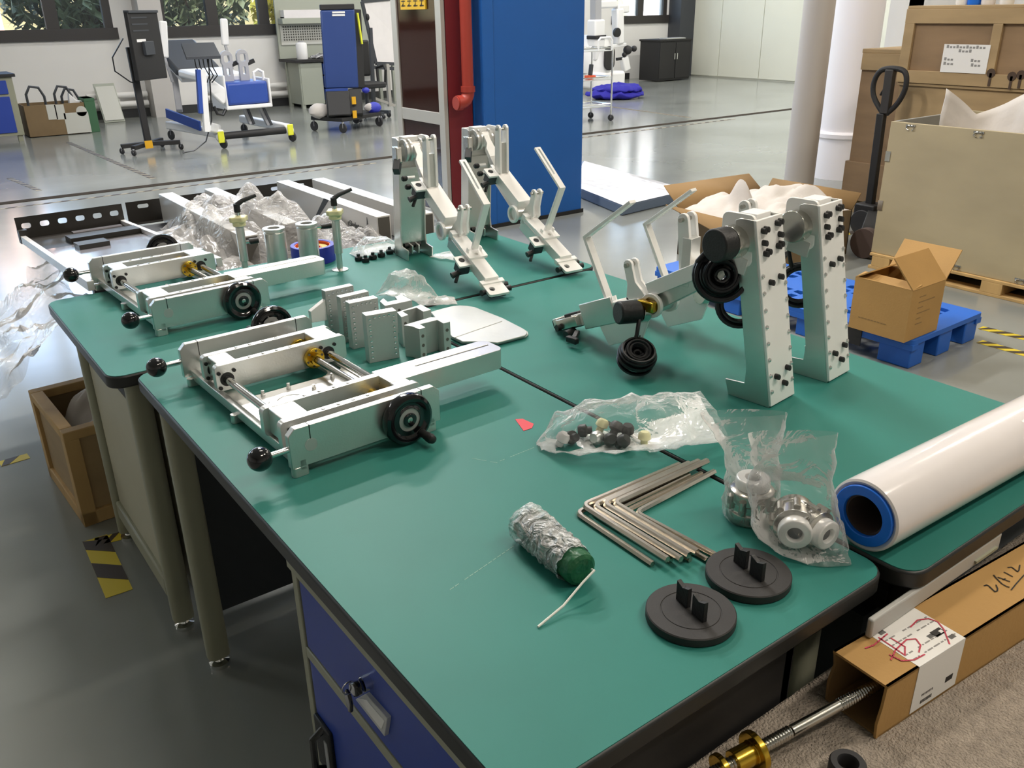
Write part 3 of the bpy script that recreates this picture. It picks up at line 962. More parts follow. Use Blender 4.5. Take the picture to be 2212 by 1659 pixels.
    if motor:
        # drive motors with their looped black cables on the left side
        hm = V((hx_ - .04, hj.y + .01, hj.z - .012))
        B().cyl(hm, hm + V((-.028, .004, 0)), .034, n=28).obj('hip_gearbox', 'steel', t, .001)
        B().cyl(hm + V((-.028, .004, 0)), hm + V((-.066, .010, 0)), .034, n=28).obj('hip_motor', 'black_rub', t, .003)
        B().bar(hm + V((0, .02, -.04)), hm + V((0, -.03, -.05)), .012, .035).obj('motor_bracket', 'alu', t, .001)
        km = V((-.028, .336, .128))
        B().cyl(km, km + V((-.018, .006, .002)), .026, n=24).obj('knee_gearbox', 'steel', t, .001)
        B().cyl(km + V((-.018, .006, .002)), km + V((-.070, .028, .006)), .027, n=28).obj('knee_motor', 'black_rub', t, .004)
        B().box(-.052, -.030, .30, .345, .135, .16).obj('cable_plug', 'brass', t, .003)
        def coil(c, R, nrm, name, seed, turns=9, thick=.02, squash=1):
            rd = random.Random(seed)
            e1, e2, e3 = basis(nrm)
            b = B()
            for k in range(turns):
                r = R - thick * (rd.random() ** .7) * 1.5
                o = c + e3 * (rd.uniform(-1, 1) * thick * .7)
                tl = rd.uniform(-.12, .12)
                pts = [o + e1 * (r * cos(q * pi / 14)) + e2 * (r * squash * sin(q * pi / 14)) + e3 * (tl * .05 * sin(q * pi / 14 + rd.random() * .3)) for q in range(28)]
                b.tube(pts, .0036, 6, True)
            o = b.obj(name, 'black_cable', t)
            B().tube([c + e1 * (R * cos(q)) + e2 * (R * squash * sin(q)) + (V((0, 0, 0))) for q in (1.2, 1.25)], .006, 6).obj('cable_tie', 'black_rub', o)
            return o
        coil(V((-.085, .105, .275)), .056, V((-.72, -.66, .25)), 'hip_cable', 5, 34, .029)
        coil(V((-.035, .085, .205)), .052, V((-.75, -.6, .1)), 'lower_cable', 6, 12, .011)
        coil(V((-.10, .300, .046)), .054, V((-.30, -.45, .84)), 'knee_cable', 8, 34, .032)
        B().tube([km + V((-.02, .0, .01)), V((-.085, .315, .09)), V((-.095, .318, .05))], .005, 8).obj('cable_lead', 'black_cable', t)
        B().tube([hm + V((-.03, .03, -.0)), hm + V((-.06, .05, -.04)), V((-.085, .14, .30))], .005, 8).obj('cable_lead', 'black_cable', t)
    return t
gL, gR = 'unwired robotic legs on the crosswise bench', 'motorised robotic legs on the right bench'
l1 = leg_set('silver robotic leg standing in front of the brown glass cabinet, without motors', (1.465, 2.60, Tz), radians(174.6), False, (-.012, .012), gL)
dup(l1, (1.775, 2.65, Tz), radians(176), 'silver robotic leg standing in front of the blue column, without motors')
r1 = leg_set('nearest motorised robotic leg, with black cable coils, beside the blue pallet', (1.462, 1.040, Tz), radians(7), True, (-.036, .058), gR)
r2 = dup(r1, (1.672, 1.045, Tz), radians(7), 'second motorised robotic leg, its bolted column nearest the open carton')
for ch in list(r2.children):
    if ch.name.split('.')[0] in ('hip_motor', 'hip_cable', 'knee_cable', 'knee_motor', 'cable_lead', 'cable_plug'):
        for g_ in list(ch.children):
            bpy.data.objects.remove(g_)
        bpy.data.objects.remove(ch)
B().tube([(-.05, .10, .33), (-.055, .11, .28), (-.05, .10, .24)], .005, 8).obj('cable_lead', 'black_cable', r2)
# ================================================================== SMALL THINGS ON THE BENCHES
def crumple(nu, nv, fn, name, m, parent=None, thick=0, **kw):
    """grid surface from fn(i/(nu-1), j/(nv-1))"""
    vs = [fn(i / (nu - 1), j / (nv - 1)) for j in range(nv) for i in range(nu)]
    fs = [(j * nu + i, j * nu + i + 1, (j + 1) * nu + i + 1, (j + 1) * nu + i) for j in range(nv - 1) for i in range(nu - 1)]
    me = bpy.data.meshes.new(name)
    me.from_pydata([tuple(v) for v in vs], [], fs)
    return link(name, me, m, parent, flip=False, ang=50, **kw)
def sack(t, name, m, spine, seed, n=26, k=22, amp=.008, fq=24):
    """crumpled bag: loft of flattened sections. spine: list of (centre, half width vector, half thickness vector)"""
    def fn(u, v):
        q = v * (len(spine) - 1)
        i = min(int(q), len(spine) - 2)
        f = q - i
        f = f * f * (3 - 2 * f)
        c, w_, h_ = [V(spine[i][a]).lerp(V(spine[i + 1][a]), f) for a in range(3)]
        a = u * 2 * pi
        ca, sa = cos(a), sin(a)
        ca = math.copysign(abs(ca) ** .8, ca)
        sa = math.copysign(abs(sa) ** .8, sa)
        p = c + w_ * ca + h_ * sa
        nn = (abs(wob(p.x, p.y, p.z, seed, fq)) * 2 - .5) * amp + wob(p.x, p.y, p.z, seed + 3, fq * 2.3) * amp * .6
        d = (p - c)
        d = d.normalized() if d.length > 1e-6 else V((0, 0, 1))
        return p + d * nn
    return crumple(n, k, fn, name, m, t)
# ---- four dotted plates with yokes
plates = [((.868, 1.770), (.945, 1.759), .028), ((.880, 1.880), (.958, 1.876), .026), ((.884, 1.936), (.966, 1.940), .022), ((.877, 2.010), (.959, 2.012), .022)]
pl_lab = ['foremost dotted aluminium bracket plate with a U yoke at its right', 'third dotted aluminium bracket from the front, mostly hidden, thin plate',
          'second dotted aluminium bracket plate with a bright row of screws', 'rearmost dotted aluminium bracket plate with a sloping wing at its left']
c4 = lambda x, y: (640 + x / 4.254, 580 + y / 4.254)
YZ = .082
yk = [[(985, 520), (1060, 530), (1130, 557), (1187, 540), (1137, 510), (1295, 470), (1350, 503), (1415, 487), (1345, 452), (1240, 445)],
      [(925, 400), (965, 445), (1030, 425), (975, 392), (1105, 357), (1165, 395), (1240, 378), (1145, 330)],
      [(768, 300), (815, 342), (1065, 290), (965, 240), (905, 258), (930, 285), (840, 305), (800, 272)], None]
plates[1], plates[2] = plates[2], plates[1]
order = [0, 2, 1, 3]
for i in range(4):
    (xa, ya), (xb, yb), th = [plates[0], plates[2], plates[1], plates[3]][i]
    lab = [pl_lab[0], pl_lab[2], pl_lab[1], pl_lab[3]][i]
    yw = math.atan2(yb - ya, xb - xa)
    t = thing('bracket', lab, 'bracket', (xa, ya, Tz), yw, 'dotted aluminium bracket plates')
    Wd = math.hypot(xb - xa, yb - ya)
    h = .122
    p = B().box(0, Wd, 0, th, 0, h).obj('dotted_plate', 'alu_plate', t, .001)
    first = None
    spots = [(.009, h - .012 - k * .0136) for k in range(8)] + [(Wd - .009, h - .012 - k * .0136) for k in range(8)] + [(.009 + (Wd - .018) * k / 5, h - .008) for k in range(1, 5)]
    for (x, z) in spots:
        if first is None:
            first = B().lathe([(.0036, 0), (.0034, .0012), (.002, .0006), (.0002, .0004)], Matrix(((1, 0, 0, 0), (0, 0, -1, 0), (0, 1, 0, 0), (0, 0, 0, 1))), 10).obj('screw', 'bolt', p)
            first.location = (x, 0, z)
        else:
            again(first, T(x, 0, z))
    if yk[i]:
        Mi = (T(xa, ya, Tz) @ rotm(yw, 'Z')).inverted()
        poly = [Mi @ at(*c4(*q), Tz + YZ) for q in yk[i]]
        y_ = B().prism([(q.x, q.y) for q in poly], 0.0, YZ).obj('yoke', 'alu_plate', t, .001)
        a, b = poly[2 if i == 0 else 1], poly[3 if i == 0 else 2]
        for s, (q0, q1) in enumerate(((poly[2], poly[3]), (poly[6], poly[7])) if i == 0 else ((poly[1], poly[2]),)):
            c = (q0 + q1) / 2
            dq = (q1 - q0).normalized()
            nr = V((dq.y, -dq.x, 0))
            for z in (.062, .038, .014):
                o = V((c.x, c.y, z))
                B().cyl(o - nr * .001, o + nr * .0008, .0042, n=10).obj('bolt_hole', 'hole_dark', y_)
    if i == 3:
        Mi = (T(xa, ya, Tz) @ rotm(yw, 'Z')).inverted()
        a, b = Mi @ at(692, 622, Tz + .108), Mi @ at(636, 654, Tz + .075)
        B().prism([(a.x + .01, .04), (a.x + .01, .108), (a.x - .004, .108), (b.x, .075), (b.x, .045)], 0, .016, XZ(.004)).obj('sloping_wing', 'alu_white', t, .001)
# ---- two rounded paddle plates
pp = [(1225, 412), (1330, 382), (1440, 354), (1500, 350), (1570, 354), (1640, 366), (1900, 468), (2090, 566), (2125, 590), (2130, 612), (2110, 632), (1850, 700), (1700, 690), (1525, 690), (1425, 640)]
for k in range(2):
    z = Tz + .0005 + .006 * k
    poly = [at(*c4(*q), z) for q in pp]
    cc = sum(poly, V()) / len(poly)
    s = 1.0 - .02 * k
    o = B().prism([((q.x - cc.x) * s, (q.y - cc.y) * s) for q in poly], 0, .005).obj('paddle_plate', 'alu_plate', None, .0015)
    o.location = (cc.x - .002 * (1 - k), cc.y - .004 * (1 - k), z)
    tag(o, ('lower of two stacked rounded grey metal plates by the brackets', 'upper of two stacked rounded grey metal plates by the brackets')[k], 'metal plate')
    if k:
        a, b = at(*c4(1440, 632), z + .005), at(*c4(1880, 482), z + .005)
        B().bar(a - o.location, b - o.location, .012, .003).obj('fold_ridge', 'alu_plate', o, .001)
# ---- posts with cream knob and lever, hollow cylinders
def post(loc_, label, lev):
    t = thing('clamp_post', label, 'clamp post', loc_, 0, 'clamp posts with cream knobs')
    B().lathe([(.027, 0), (.027, .003), (.014, .005), (.0095, .006), (.0095, .055), (.0135, .057), (.0135, .165), (.019, .168), (.019, .183), (.001, .183)], n=24).obj('shaft', 'alu', t)
    st = [(cos(a * pi / 8) * (.031 if (a % 4) < 2 else .024), sin(a * pi / 8) * (.031 if (a % 4) < 2 else .024)) for a in range(16)]
    kb = B().prism(st, .183, .199).obj('star_knob', 'cream_knob', t, .003)
    B().lathe([(.020, .170), (.021, .183), (.001, .183)], n=20).obj('knob_skirt', 'cream_knob', kb)
    B().cyl((0, 0, .199), (0, 0, .222), .008, n=14).obj('lever_stem', 'chrome', t)
    lv = B().cyl((0, 0, .212), (0, 0, .238), .010, n=16)
    e = V((cos(lev) * .062, sin(lev) * .062, .258))
    lv.tube([(0, 0, .234), V((0, 0, .234)).lerp(e, .3) + V((0, 0, .004)), e], [.008, .007, .0055], 10).obj('lever', 'black_rub', t)
    return t
p1_ = at(735, 583, Tz)
po = post((p1_.x, p1_.y, Tz), 'metal post with cream star knob and black lever, right of the hollow cylinders', -.15)
p2_ = at(533, 600, Tz)
p2o = dup(po, (p2_.x, p2_.y, Tz), 0, 'metal post with cream star knob and black lever, left of the hollow cylinders')
for (u, v, lab, hh) in ((603, 590, 'left hollow aluminium cylinder with flanged top', .150), (672, 578, 'right hollow aluminium cylinder with flanged top and black handle', .150)):
    q = at(u, v, Tz)
    t = thing('hollow_cylinder', lab, 'cylinder', (q.x, q.y, Tz), 0, 'flanged hollow cylinders')
    B().lathe([(.033, 0), (.033, .136), (.030, .138), (.030, .142), (.0355, .143), (.0355, .150), (.019, .150), (.018, .02), (.018, 0)], n=32, closed=True).obj('tube_body', 'alu', t, .0008)
    B().cyl((0, 0, .0), (0, 0, .12), .0178, n=20).obj('bore', 'dark_grey', t)
    if 'right' in lab:
        h = B().tube([(.028, 0, .132), (.055, 0, .130), (.064, 0, .13)], [.006, .006, .006], 10).obj('handle_rod', 'chrome', t)
        B().tube([(.050, 0, .130), (.082, 0, .129), (.092, 0, .129)], [.008, .0095, .008], 12).obj('handle_grip', 'black_rub', h)
h = B().tube([(.008, -.0, .115), (.028, -.002, .115)], .005, 10).obj('side_pin', 'chrome', p2o)
B().tube([(.024, -.002, .115), (.052, -.006, .116)], [.010, .009], 12).obj('side_knob', 'black_rub', h)
# ---- rolls of tape
q = (1.165, 2.735)
t = thing('tape_roll', 'blue tape roll lying behind the hollow cylinders', 'tape roll', (q[0], q[1], Tz))
B().ring((0, 0, 0), (0, 0, .055), .074, .060, 40).obj('tape', 'tape_blue', t, .001)
B().ring((0, 0, .002), (0, 0, .053), .060, .057, 40).obj('core', 'orange', t)
t = thing('tape_roll', 'olive yellow tape roll with orange core inside the blue ring', 'tape roll', (q[0], q[1], Tz))
B().ring((0, 0, 0), (0, 0, .045), .052, .030, 36).obj('tape', 'tape_olive', t, .001)
B().ring((0, 0, .001), (0, 0, .046), .030, .026, 30).obj('core', 'orange', t)
# ---- hex keys
def hexkey(loc_, rz, L1, L2, r, label):
    t = thing('hex_key', label, 'hex key', loc_, rz, 'steel hex keys laid side by side')
    R = .012
    pts = [(L1, 0, 0)] + [(R - R * sin(a), -R + R * cos(a), 0) for a in [i * pi / 10 for i in range(6)]] + [(0, -L2, 0)]
    # built as a six sided tube
    B().tube(pts, r, 6).obj('shank', 'steel_rod', t, ang=25)
    return t
kc = [((.821, .945), 0, -1, .215, .182, .0052), ((.843, .930), 0, 1, .21, .178, .0050), ((.866, .912), 0, 2, .20, .176, .0050), ((.883, .898), 0, 3, .205, .178, .0048), ((.899, .884), 0, 4, .212, .172, .0055),
      ((1259, 1092), 1, 0, .232, .196, .0055), ((1282, 1093), 1, 1, .236, .196, .0056), ((1304, 1089), 1, 1, .238, .190, .0062), ((1326, 1087), 1, 1, .236, .184, .0062)]
kl = ['steel hex key whose bent corner lies farthest left, on the bench', 'lower layer steel hex key second from the left', 'lower layer steel hex key in the middle of the row', 'lower layer steel hex key next to the innermost one',
      'innermost steel hex key with its tip against the black disc', 'upper layer steel hex key nearest the wrapped green roll', 'upper layer steel hex key second from the left', 'upper layer steel hex key third from the left, with stamped side', 'upper layer steel hex key farthest right']
for i, (q, lv, rz_, L1, L2, r_) in enumerate(kc):
    z = Tz + r_ * .87 + lv * .0108
    if q[0] > 10:
        p = at(q[0], q[1], z)
        q = (p.x, p.y)
    hexkey((q[0], q[1], z), radians(rz_), L1, L2, r_, kl[i])
# ---- green wrapped spool in bubble film with a string
a, b = at(1258, 1232, Tz + .029), at(1139, 1128, Tz + .029)
t = thing('wrapped_spool', 'green ended roll wrapped in crumpled clear film with a white string', 'roll', (a.x, a.y, Tz))
a0 = V((0, 0, .0275))
d = V((b.x - a.x, b.y - a.y, 0))
L = d.length
e1, e2, dn = basis(d)
M = frame(a0, e1, e2, dn)
B().lathe([(.001, 0), (.020, .0), (.0255, .004), (.0265, .012), (.0265, L), (.001, L)], M, 28).obj('green_core', 'green_wrap', t)
def wrapf(u, v):
    an = u * 2 * pi
    y = .022 + v * (L - .018)
    r = .0285 + abs(wob(cos(an) * .03, sin(an) * .03, y, 5, 60)) * .007 + .003 * v + wob(cos(an) * .03, sin(an) * .03, y, 6, 150) * .003
    p = M @ V((cos(an) * r, sin(an) * r, y))
    p.z = max(p.z, .0008)
    return p
crumple(40, 36, wrapf, 'film_wrap', 'wrap_foil', t)
s0, s1 = at(1284, 1232, Tz + .036) - V((a.x, a.y, Tz)), at(1162, 1354, Tz + .002) - V((a.x, a.y, Tz))
B().tube([s0 + V((.004, .010, -.006)), s0, s0.lerp(s1, .25) + V((.004, 0, .001)), s0.lerp(s1, .55) + V((-.001, 0, -.008)), s1], .0018, 8).obj('string', 'string', t)
# ---- black discs
def disc(u, v, rz, label):
    q = at(u, v, Tz)
    t = thing('mounting_disc', label, 'disc', (q.x, q.y, Tz), rz, 'black discs with forked posts')
    B().lathe([(.001, 0), (.0605, 0), (.0625, .002), (.0625, .0125), (.061, .014), (.0425, .014), (.042, .0132), (.0405, .0132), (.040, .014), (.001, .014)], n=64).obj('disc', 'black_disc', t)
    for s in (-1, 1):
        po = [(s * .005, .014), (s * .030, .014), (s * .030, .046), (s * .018, .041), (s * .005, .046)]
        B().prism(po, -.0035, .0035, XZ(0)).obj('forked_post', 'black_rub', t, .0006)
    B().cyl((0, 0, .0141), (0, 0, .0143), .003, n=12).obj('centre_hole', 'black_edge', t)
    return t
disc(1491, 1335, radians(-99), 'black disc with two forked posts nearest the bench edge')
disc(1615, 1250, radians(-99), 'black disc with two forked posts touching the hex key tips')
# ---- roll of stretch film
rr = .059
t = thing('film_roll', 'thick roll of clear stretch film with blue core end', 'film roll', (1.108, .603, Tz), radians(-1.5))
M = frame((0, 0, rr), (0, 1, 0), (0, 0, 1), (1, 0, 0))
B().lathe([(.049, .004), (.055, .0), (.0585, .002), (.059, .008), (.059, .60), (.049, .60)], M, 56, True).obj('film', 'film_roll', t)
B().ring(M @ V((0, 0, -.003)), M @ V((0, 0, .03)), .050, .0335, 40).obj('blue_core', 'blue_roll', t, .0015)
B().ring(M @ V((0, 0, .004)), M @ V((0, 0, .2)), .0334, .030, 40).obj('core_tube', 'film_core', t)
B().cyl(M @ V((0, 0, .12)), M @ V((0, 0, .122)), .030, n=30).obj('core_inside', 'film_core', t)
def loose(u, v):
    x = .40 + u * .2
    a_ = 2.0 + v * .8
    r = rr + .002 + .024 * v * (.4 + u) * (1 + .6 * wob(x, v, 0, 3, 9)) + abs(wob(x, v, 1, 4, 30)) * .005
    return V((x, cos(a_) * -r * -1, rr + sin(a_) * r))
crumple(24, 14, loose, 'loose_film', 'bag_clear', t)
# ---- red tape scrap and chalk scratches
q = [at(*p, Tz + .0004) for p in ((1113, 906), (1129, 905), (1153, 916), (1149, 925), (1131, 931))]
cq = sum(q, V()) / 5
o = B().prism([(p.x - cq.x, p.y - cq.y) for p in q], 0, .0008).obj('tape_scrap', 'red_tape')
o.location = (cq.x, cq.y, Tz + .0002)
tag(o, 'small scrap of red tape stuck on the green bench top', 'tape scrap')
for (a, b) in (((972, 1274), (1112, 1178)), ((1080, 996), (1155, 966)), ((1020, 990), (1075, 1000))):
    a, b = at(*a, Tz + .0002), at(*b, Tz + .0002)
    n = 14
    pb = B()
    for k in range(n):
        if random.random() < .85:
            pb.bar(a.lerp(b, k / n) - tA.location, a.lerp(b, (k + .8) / n) - tA.location, .0012, .0002)
    pb.obj('chalk_scratch', 'chalk', tA)
# ---- clear bags
def bag(label, base, m, spine, seed, parent_name='plastic_bag', amp=.006, n=36, k=30, fq=24, extra=None):
    t = thing(parent_name, label, 'plastic bag', base)
    spine = [(V(c) - V(base), w_, h_) for c, w_, h_ in spine]
    sack(t, 'film', m, spine, seed, n, k, amp, fq)
    return t
Zp = V((0, 0, 1))
# big bag lying in the middle
p0, p1, p2, p3 = at(1160, 962, Tz + .004), at(1270, 935, Tz + .03), at(1390, 925, Tz + .038), at(1540, 905, Tz + .04)
dirb = (p3 - p0)
dirb.z = 0
perp = V((-dirb.y, dirb.x, 0)).normalized()
gb = bag('large clear bag of small black and cream parts on the bench', (p1.x, p1.y, Tz), 'bag_clear',
         [(p0, perp * .012, Zp * .004), (p0.lerp(p1, .4) + Zp * .012, perp * .05, Zp * .028), (p1 + Zp * .012, perp * .068, Zp * .042), (p2 + Zp * .012, perp * .070, Zp * .045),
          (p2.lerp(p3, .5) + Zp * .012, perp * .075, Zp * .032 + perp * .02), (p3 + Zp * .01, perp * .085, Zp * .012 + perp * .03)], 2, amp=.010)
spots = [(1235, 945, .016, 'k'), (1262, 930, .020, 'k'), (1290, 945, .016, 'g'), (1318, 950, .016, 'k'), (1345, 955, .015, 'k'), (1300, 918, .03, 'c'), (1392, 945, .018, 'c'), (1355, 930, .022, 'k'), (1215, 950, .014, 'w'), (1330, 925, .03, 'k')]
labs = ['black knob second from the closed end of the large clear bag', 'black knob on top near the closed end of the large clear bag', 'grey metal bush inside the large clear bag', 'black knob at bottom middle of the large clear bag', 'black knob at bottom right of the parts in the large clear bag',
        'cream knob uppermost in the large clear bag', 'cream knob at the right end of the parts in the large clear bag', 'black knob just left of the right cream knob in the large bag', 'white cap at the closed end of the large clear bag', 'black knob right of the uppermost cream knob in the large bag']
for i, (u, v, z, kk) in enumerate(spots):
    q = at(u, v, Tz + z)
    r = .013 if kk != 'c' else .012
    b_ = B().lathe([(.001, -r), (r * .7, -r), (r, -r * .6), (r * 1.05, r * .2), (r * .6, r * .5), (r * .6, r * 1.2), (.001, r * 1.2)], rotm(i * .9, 'Z') @ rotm(1.2 + .3 * i, 'X'), 14)
    o = b_.obj('knob' if kk in 'kc' else 'bush', {'k': 'black_rub', 'c': 'cream_knob', 'g': 'alu', 'w': 'film_roll'}[kk])
    o.location = (q.x, q.y, max(q.z, Tz + r * 1.25))
    tag(o, labs[i], 'knob' if kk in 'kc' else 'bush', 'loose parts in the large bag')
# two upright bags with turned joints
def joint(label, u, v, rz, tilt, s=1.0, q=None):
    q = at(u, v, Tz) if q is None else q
    t = thing('joint_housing', label, 'machine part', (q.x, q.y, Tz), rz)
    M = T(0, 0, .0 if not tilt else .0435 * s) @ rotm(tilt, 'X')
    k = s
    B().lathe([(.001, 0), (.034 * k, 0), (.036 * k, .004), (.036 * k, .020 * k), (.033 * k, .022 * k), (.033 * k, .036 * k), (.036 * k, .038 * k), (.036 * k, .056 * k), (.028 * k, .060 * k), (.001, .06 * k)], M, 32).obj('body', 'steel', t, .001)
    B().lathe([(.012 * k, .06 * k), (.028 * k, .06 * k), (.028 * k, .075 * k), (.026 * k, .078 * k), (.014 * k, .078 * k), (.012 * k, .072 * k)], M, 32, True).obj('cap_ring', 'alu_white', t, .001)
    B().cyl(M @ V((0, 0, .06 * k)), M @ V((0, 0, .070 * k)), .0119 * k, n=20).obj('bore', 'dark_grey', t)
    for j in range(8):
        a = j * pi / 4
        B().cyl(M @ V((cos(a) * .037 * k, sin(a) * .037 * k, .024 * k)), M @ V((cos(a) * .037 * k, sin(a) * .037 * k, .048 * k)), .006 * k, n=10).obj('lug', 'steel', t)
    return t
joint('turned steel joint standing upright in the left clear bag', 1618, 1118, .3, 0, 1.0)
q = at(1618, 1118, Tz)
X1, Y1 = V((.80, -.6, 0)), V((.6, .8, 0))
bag('left of two milky clear bags, standing, with zip lip open', (q.x, q.y, Tz), 'bag_milky',
    [((q.x, q.y, Tz + .004), X1 * .042, Y1 * .036), ((q.x, q.y, Tz + .03), X1 * .047, Y1 * .042), ((q.x, q.y, Tz + .085), X1 * .044, Y1 * .038), ((q.x - .003, q.y + .01, Tz + .125), X1 * .045, Y1 * .026),
     ((q.x - .005, q.y + .02, Tz + .165), X1 * .062, Y1 * .020), ((q.x - .007, q.y + .026, Tz + .185), X1 * .066, Y1 * .014)], 7, amp=.006)
for (u, v, aa, k_, lb_) in ((1716, 1166, -142, .92, 'turned steel joint lying at left in the right clear bag'), (1788, 1168, -98, .86, 'turned steel joint lying at right in the right clear bag')):
    p = at(u, v, Tz + .034 * k_)
    d_ = V((cos(radians(aa)), sin(radians(aa)), 0)) * (.077 * k_)
    joint(lb_, 0, 0, radians(aa + 90), radians(90), k_, p - d_)
q = at(1745, 1205, Tz)
q = V((q.x + .012, q.y + .045, Tz))
bag('right of two milky clear bags, slumped over two steel joints', (q.x, q.y, Tz), 'bag_milky',
    [((q.x - .006, q.y - .075, Tz + .002), X1 * .030, Y1 * .004), ((q.x - .006, q.y - .045, Tz + .012), X1 * .060, Y1 * .012), ((q.x - .004, q.y - .016, Tz + .038), X1 * .072, Y1 * .050), ((q.x, q.y + .005, Tz + .078), X1 * .066, Y1 * .046), ((q.x + .006, q.y + .012, Tz + .115), X1 * .062, Y1 * .026),
     ((q.x + .010, q.y + .02, Tz + .155), X1 * .066, Y1 * .018), ((q.x + .012, q.y + .024, Tz + .180), X1 * .070, Y1 * .012)], 9, amp=.008)
# small bags behind the brackets and by the posts
def flatbag(label, pts, z, hgt, seed, m='bag_clear'):
    a, b = at(*pts[0], Tz + z), at(*pts[1], Tz + z)
    d = b - a
    pr = V((-d.y, d.x, 0)).normalized() * (pts[2])
    return bag(label, (a.x, a.y, Tz), m, [(a, pr * .7, Zp * .002), (a.lerp(b, .3) + Zp * hgt * .5, pr, Zp * hgt * .5), (a.lerp(b, .7) + Zp * hgt * .5, pr, Zp * hgt * .45), (b, pr, Zp * .002)], seed, n=22, k=16, amp=.009)
flatbag('clear zip bag with peaked red edged lip behind the brackets', ((825, 632), (930, 652), .045), .012, .075, 12, 'bag_milky')
flatbag('small flat clear zip bag of white bits beside the rounded plates', ((918, 655), (985, 650), .035), .004, .014, 13, 'bag_milky')
flatbag('clear bag of small black parts beside the cream knobbed post', ((765, 552), (868, 535), .06), .006, .05, 14)
flatbag('thin clear film bag lying at the foot of the unwired legs', ((935, 552), (1022, 562), .035), .003, .014, 15)
for i, (u, v) in enumerate(((775, 563), (790, 566), (806, 560), (824, 555), (842, 548), (858, 545))):
    q = at(u, v, Tz)
    o = B().lathe([(.001, 0), (.012, 0), (.014, .006), (.012, .014), (.006, .016), (.006, .024), (.001, .024)], n=14).obj('knob', 'black_rub')
    o.location = (q.x, q.y, Tz)
    tag(o, 'small black knob in the clear bag by the cream knobbed post, ' + ('first', 'second', 'third', 'fourth', 'fifth', 'sixth')[i] + ' from the post', 'knob', 'black knobs in the bag by the post')
# ---- long cardboard box with threaded rod on the felt bench
zt, zb = .712, .6205
A_, B_, E_ = at(1918, 1484, zt), at(1800, 1405, zt), at(2212, 1170, zt)
ex = (E_ - B_).normalized()
wdt = (A_ - B_).length
ey = V((-ex.y, ex.x, 0))
O = V((A_.x, A_.y, zb))
rzb = math.atan2(ex.y, ex.x)
t = thing('long_box', 'long open ended cardboard box with white shipping label on felt bench', 'cardboard box', O, rzb)
skew = (B_ - A_).dot(ex)
hb = zt - zb
wd_ = (B_ - A_).dot(ey)
tk = .004
Lb = .62
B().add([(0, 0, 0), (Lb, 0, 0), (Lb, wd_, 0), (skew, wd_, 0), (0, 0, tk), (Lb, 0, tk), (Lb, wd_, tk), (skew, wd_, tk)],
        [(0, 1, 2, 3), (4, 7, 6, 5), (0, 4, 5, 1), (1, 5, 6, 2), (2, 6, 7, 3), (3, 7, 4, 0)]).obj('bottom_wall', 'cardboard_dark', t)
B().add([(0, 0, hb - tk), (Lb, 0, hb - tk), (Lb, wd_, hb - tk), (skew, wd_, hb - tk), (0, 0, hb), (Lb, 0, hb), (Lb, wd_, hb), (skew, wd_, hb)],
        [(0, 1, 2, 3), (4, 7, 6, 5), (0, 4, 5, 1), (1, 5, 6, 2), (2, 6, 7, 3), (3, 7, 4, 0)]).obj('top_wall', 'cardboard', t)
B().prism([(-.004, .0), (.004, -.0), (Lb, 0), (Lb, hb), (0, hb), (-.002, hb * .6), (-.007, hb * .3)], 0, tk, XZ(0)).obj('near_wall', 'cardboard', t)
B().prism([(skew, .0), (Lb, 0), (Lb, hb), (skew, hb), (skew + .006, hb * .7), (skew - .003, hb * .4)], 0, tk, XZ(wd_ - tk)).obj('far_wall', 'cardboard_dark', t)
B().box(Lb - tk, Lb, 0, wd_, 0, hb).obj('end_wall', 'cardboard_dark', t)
q1, q2 = at(1982, 1439, zt) - A_, at(2081, 1376, zt) - A_
s1_, s2_ = q1.dot(ex), q2.dot(ex)
lbl = B().box(s1_, s2_, -.0006, wd_ + .0006, hb, hb + .0006).box(s1_, s2_, -.0008, -.0002, .006, hb + .0006).obj('shipping_label', 'white_paper', t)
# printed lines, bar codes and the dark square on the label
rd = random.Random(4)
pr_ = B()
sw = s2_ - s1_
for r_ in range(7):
    y = wd_ * (.92 - r_ * .13)
    x = s1_ + .004
    while x < s2_ - .008:
        l = rd.uniform(.003, .014)
        if rd.random() < .62 and (r_ in (0, 2, 3, 5, 6)):
            pr_.box(x, min(x + l, s2_ - .004), y, y + .0022, hb + .0006, hb + .0009)
        x += l + .003
pr_.obj('print_lines', 'ink_grey', lbl)
for (bx_, by_) in ((.12, .80), (.60, .30), (.82, .10)):
    bc = B()
    for k in range(9):
        x = s1_ + sw * bx_ + k * .0014
        bc.box(x, x + .0007, wd_ * by_, wd_ * by_ + .007, hb + .0006, hb + .0009)
    bc.obj('bar_code', 'ink', lbl, kind='stuff')
bc = B()
for k in range(8):
    x = s1_ + sw * .2 + k * .0035
    bc.box(x, x + .0022, -.0011, -.0008, .014, .020)
    bc.box(x, x + .0016, -.0011, -.0008, .028, .032)
bc.obj('side_print', 'ink', lbl, kind='stuff')
B().box(s1_ + sw * .70, s1_ + sw * .90, wd_ * .26, wd_ * .40, hb + .0006, hb + .0009).obj('dark_mark', 'ink', lbl)
B().box(s1_ + sw * .82, s1_ + sw * .88, wd_ * .285, wd_ * .345, hb + .0009, hb + .0011).obj('white_square', 'white_paper', lbl)
B().box(s1_ + sw * .72, s1_ + sw * .88, -.0011, -.0008, .024, .034).obj('dark_mark', 'ink', lbl)
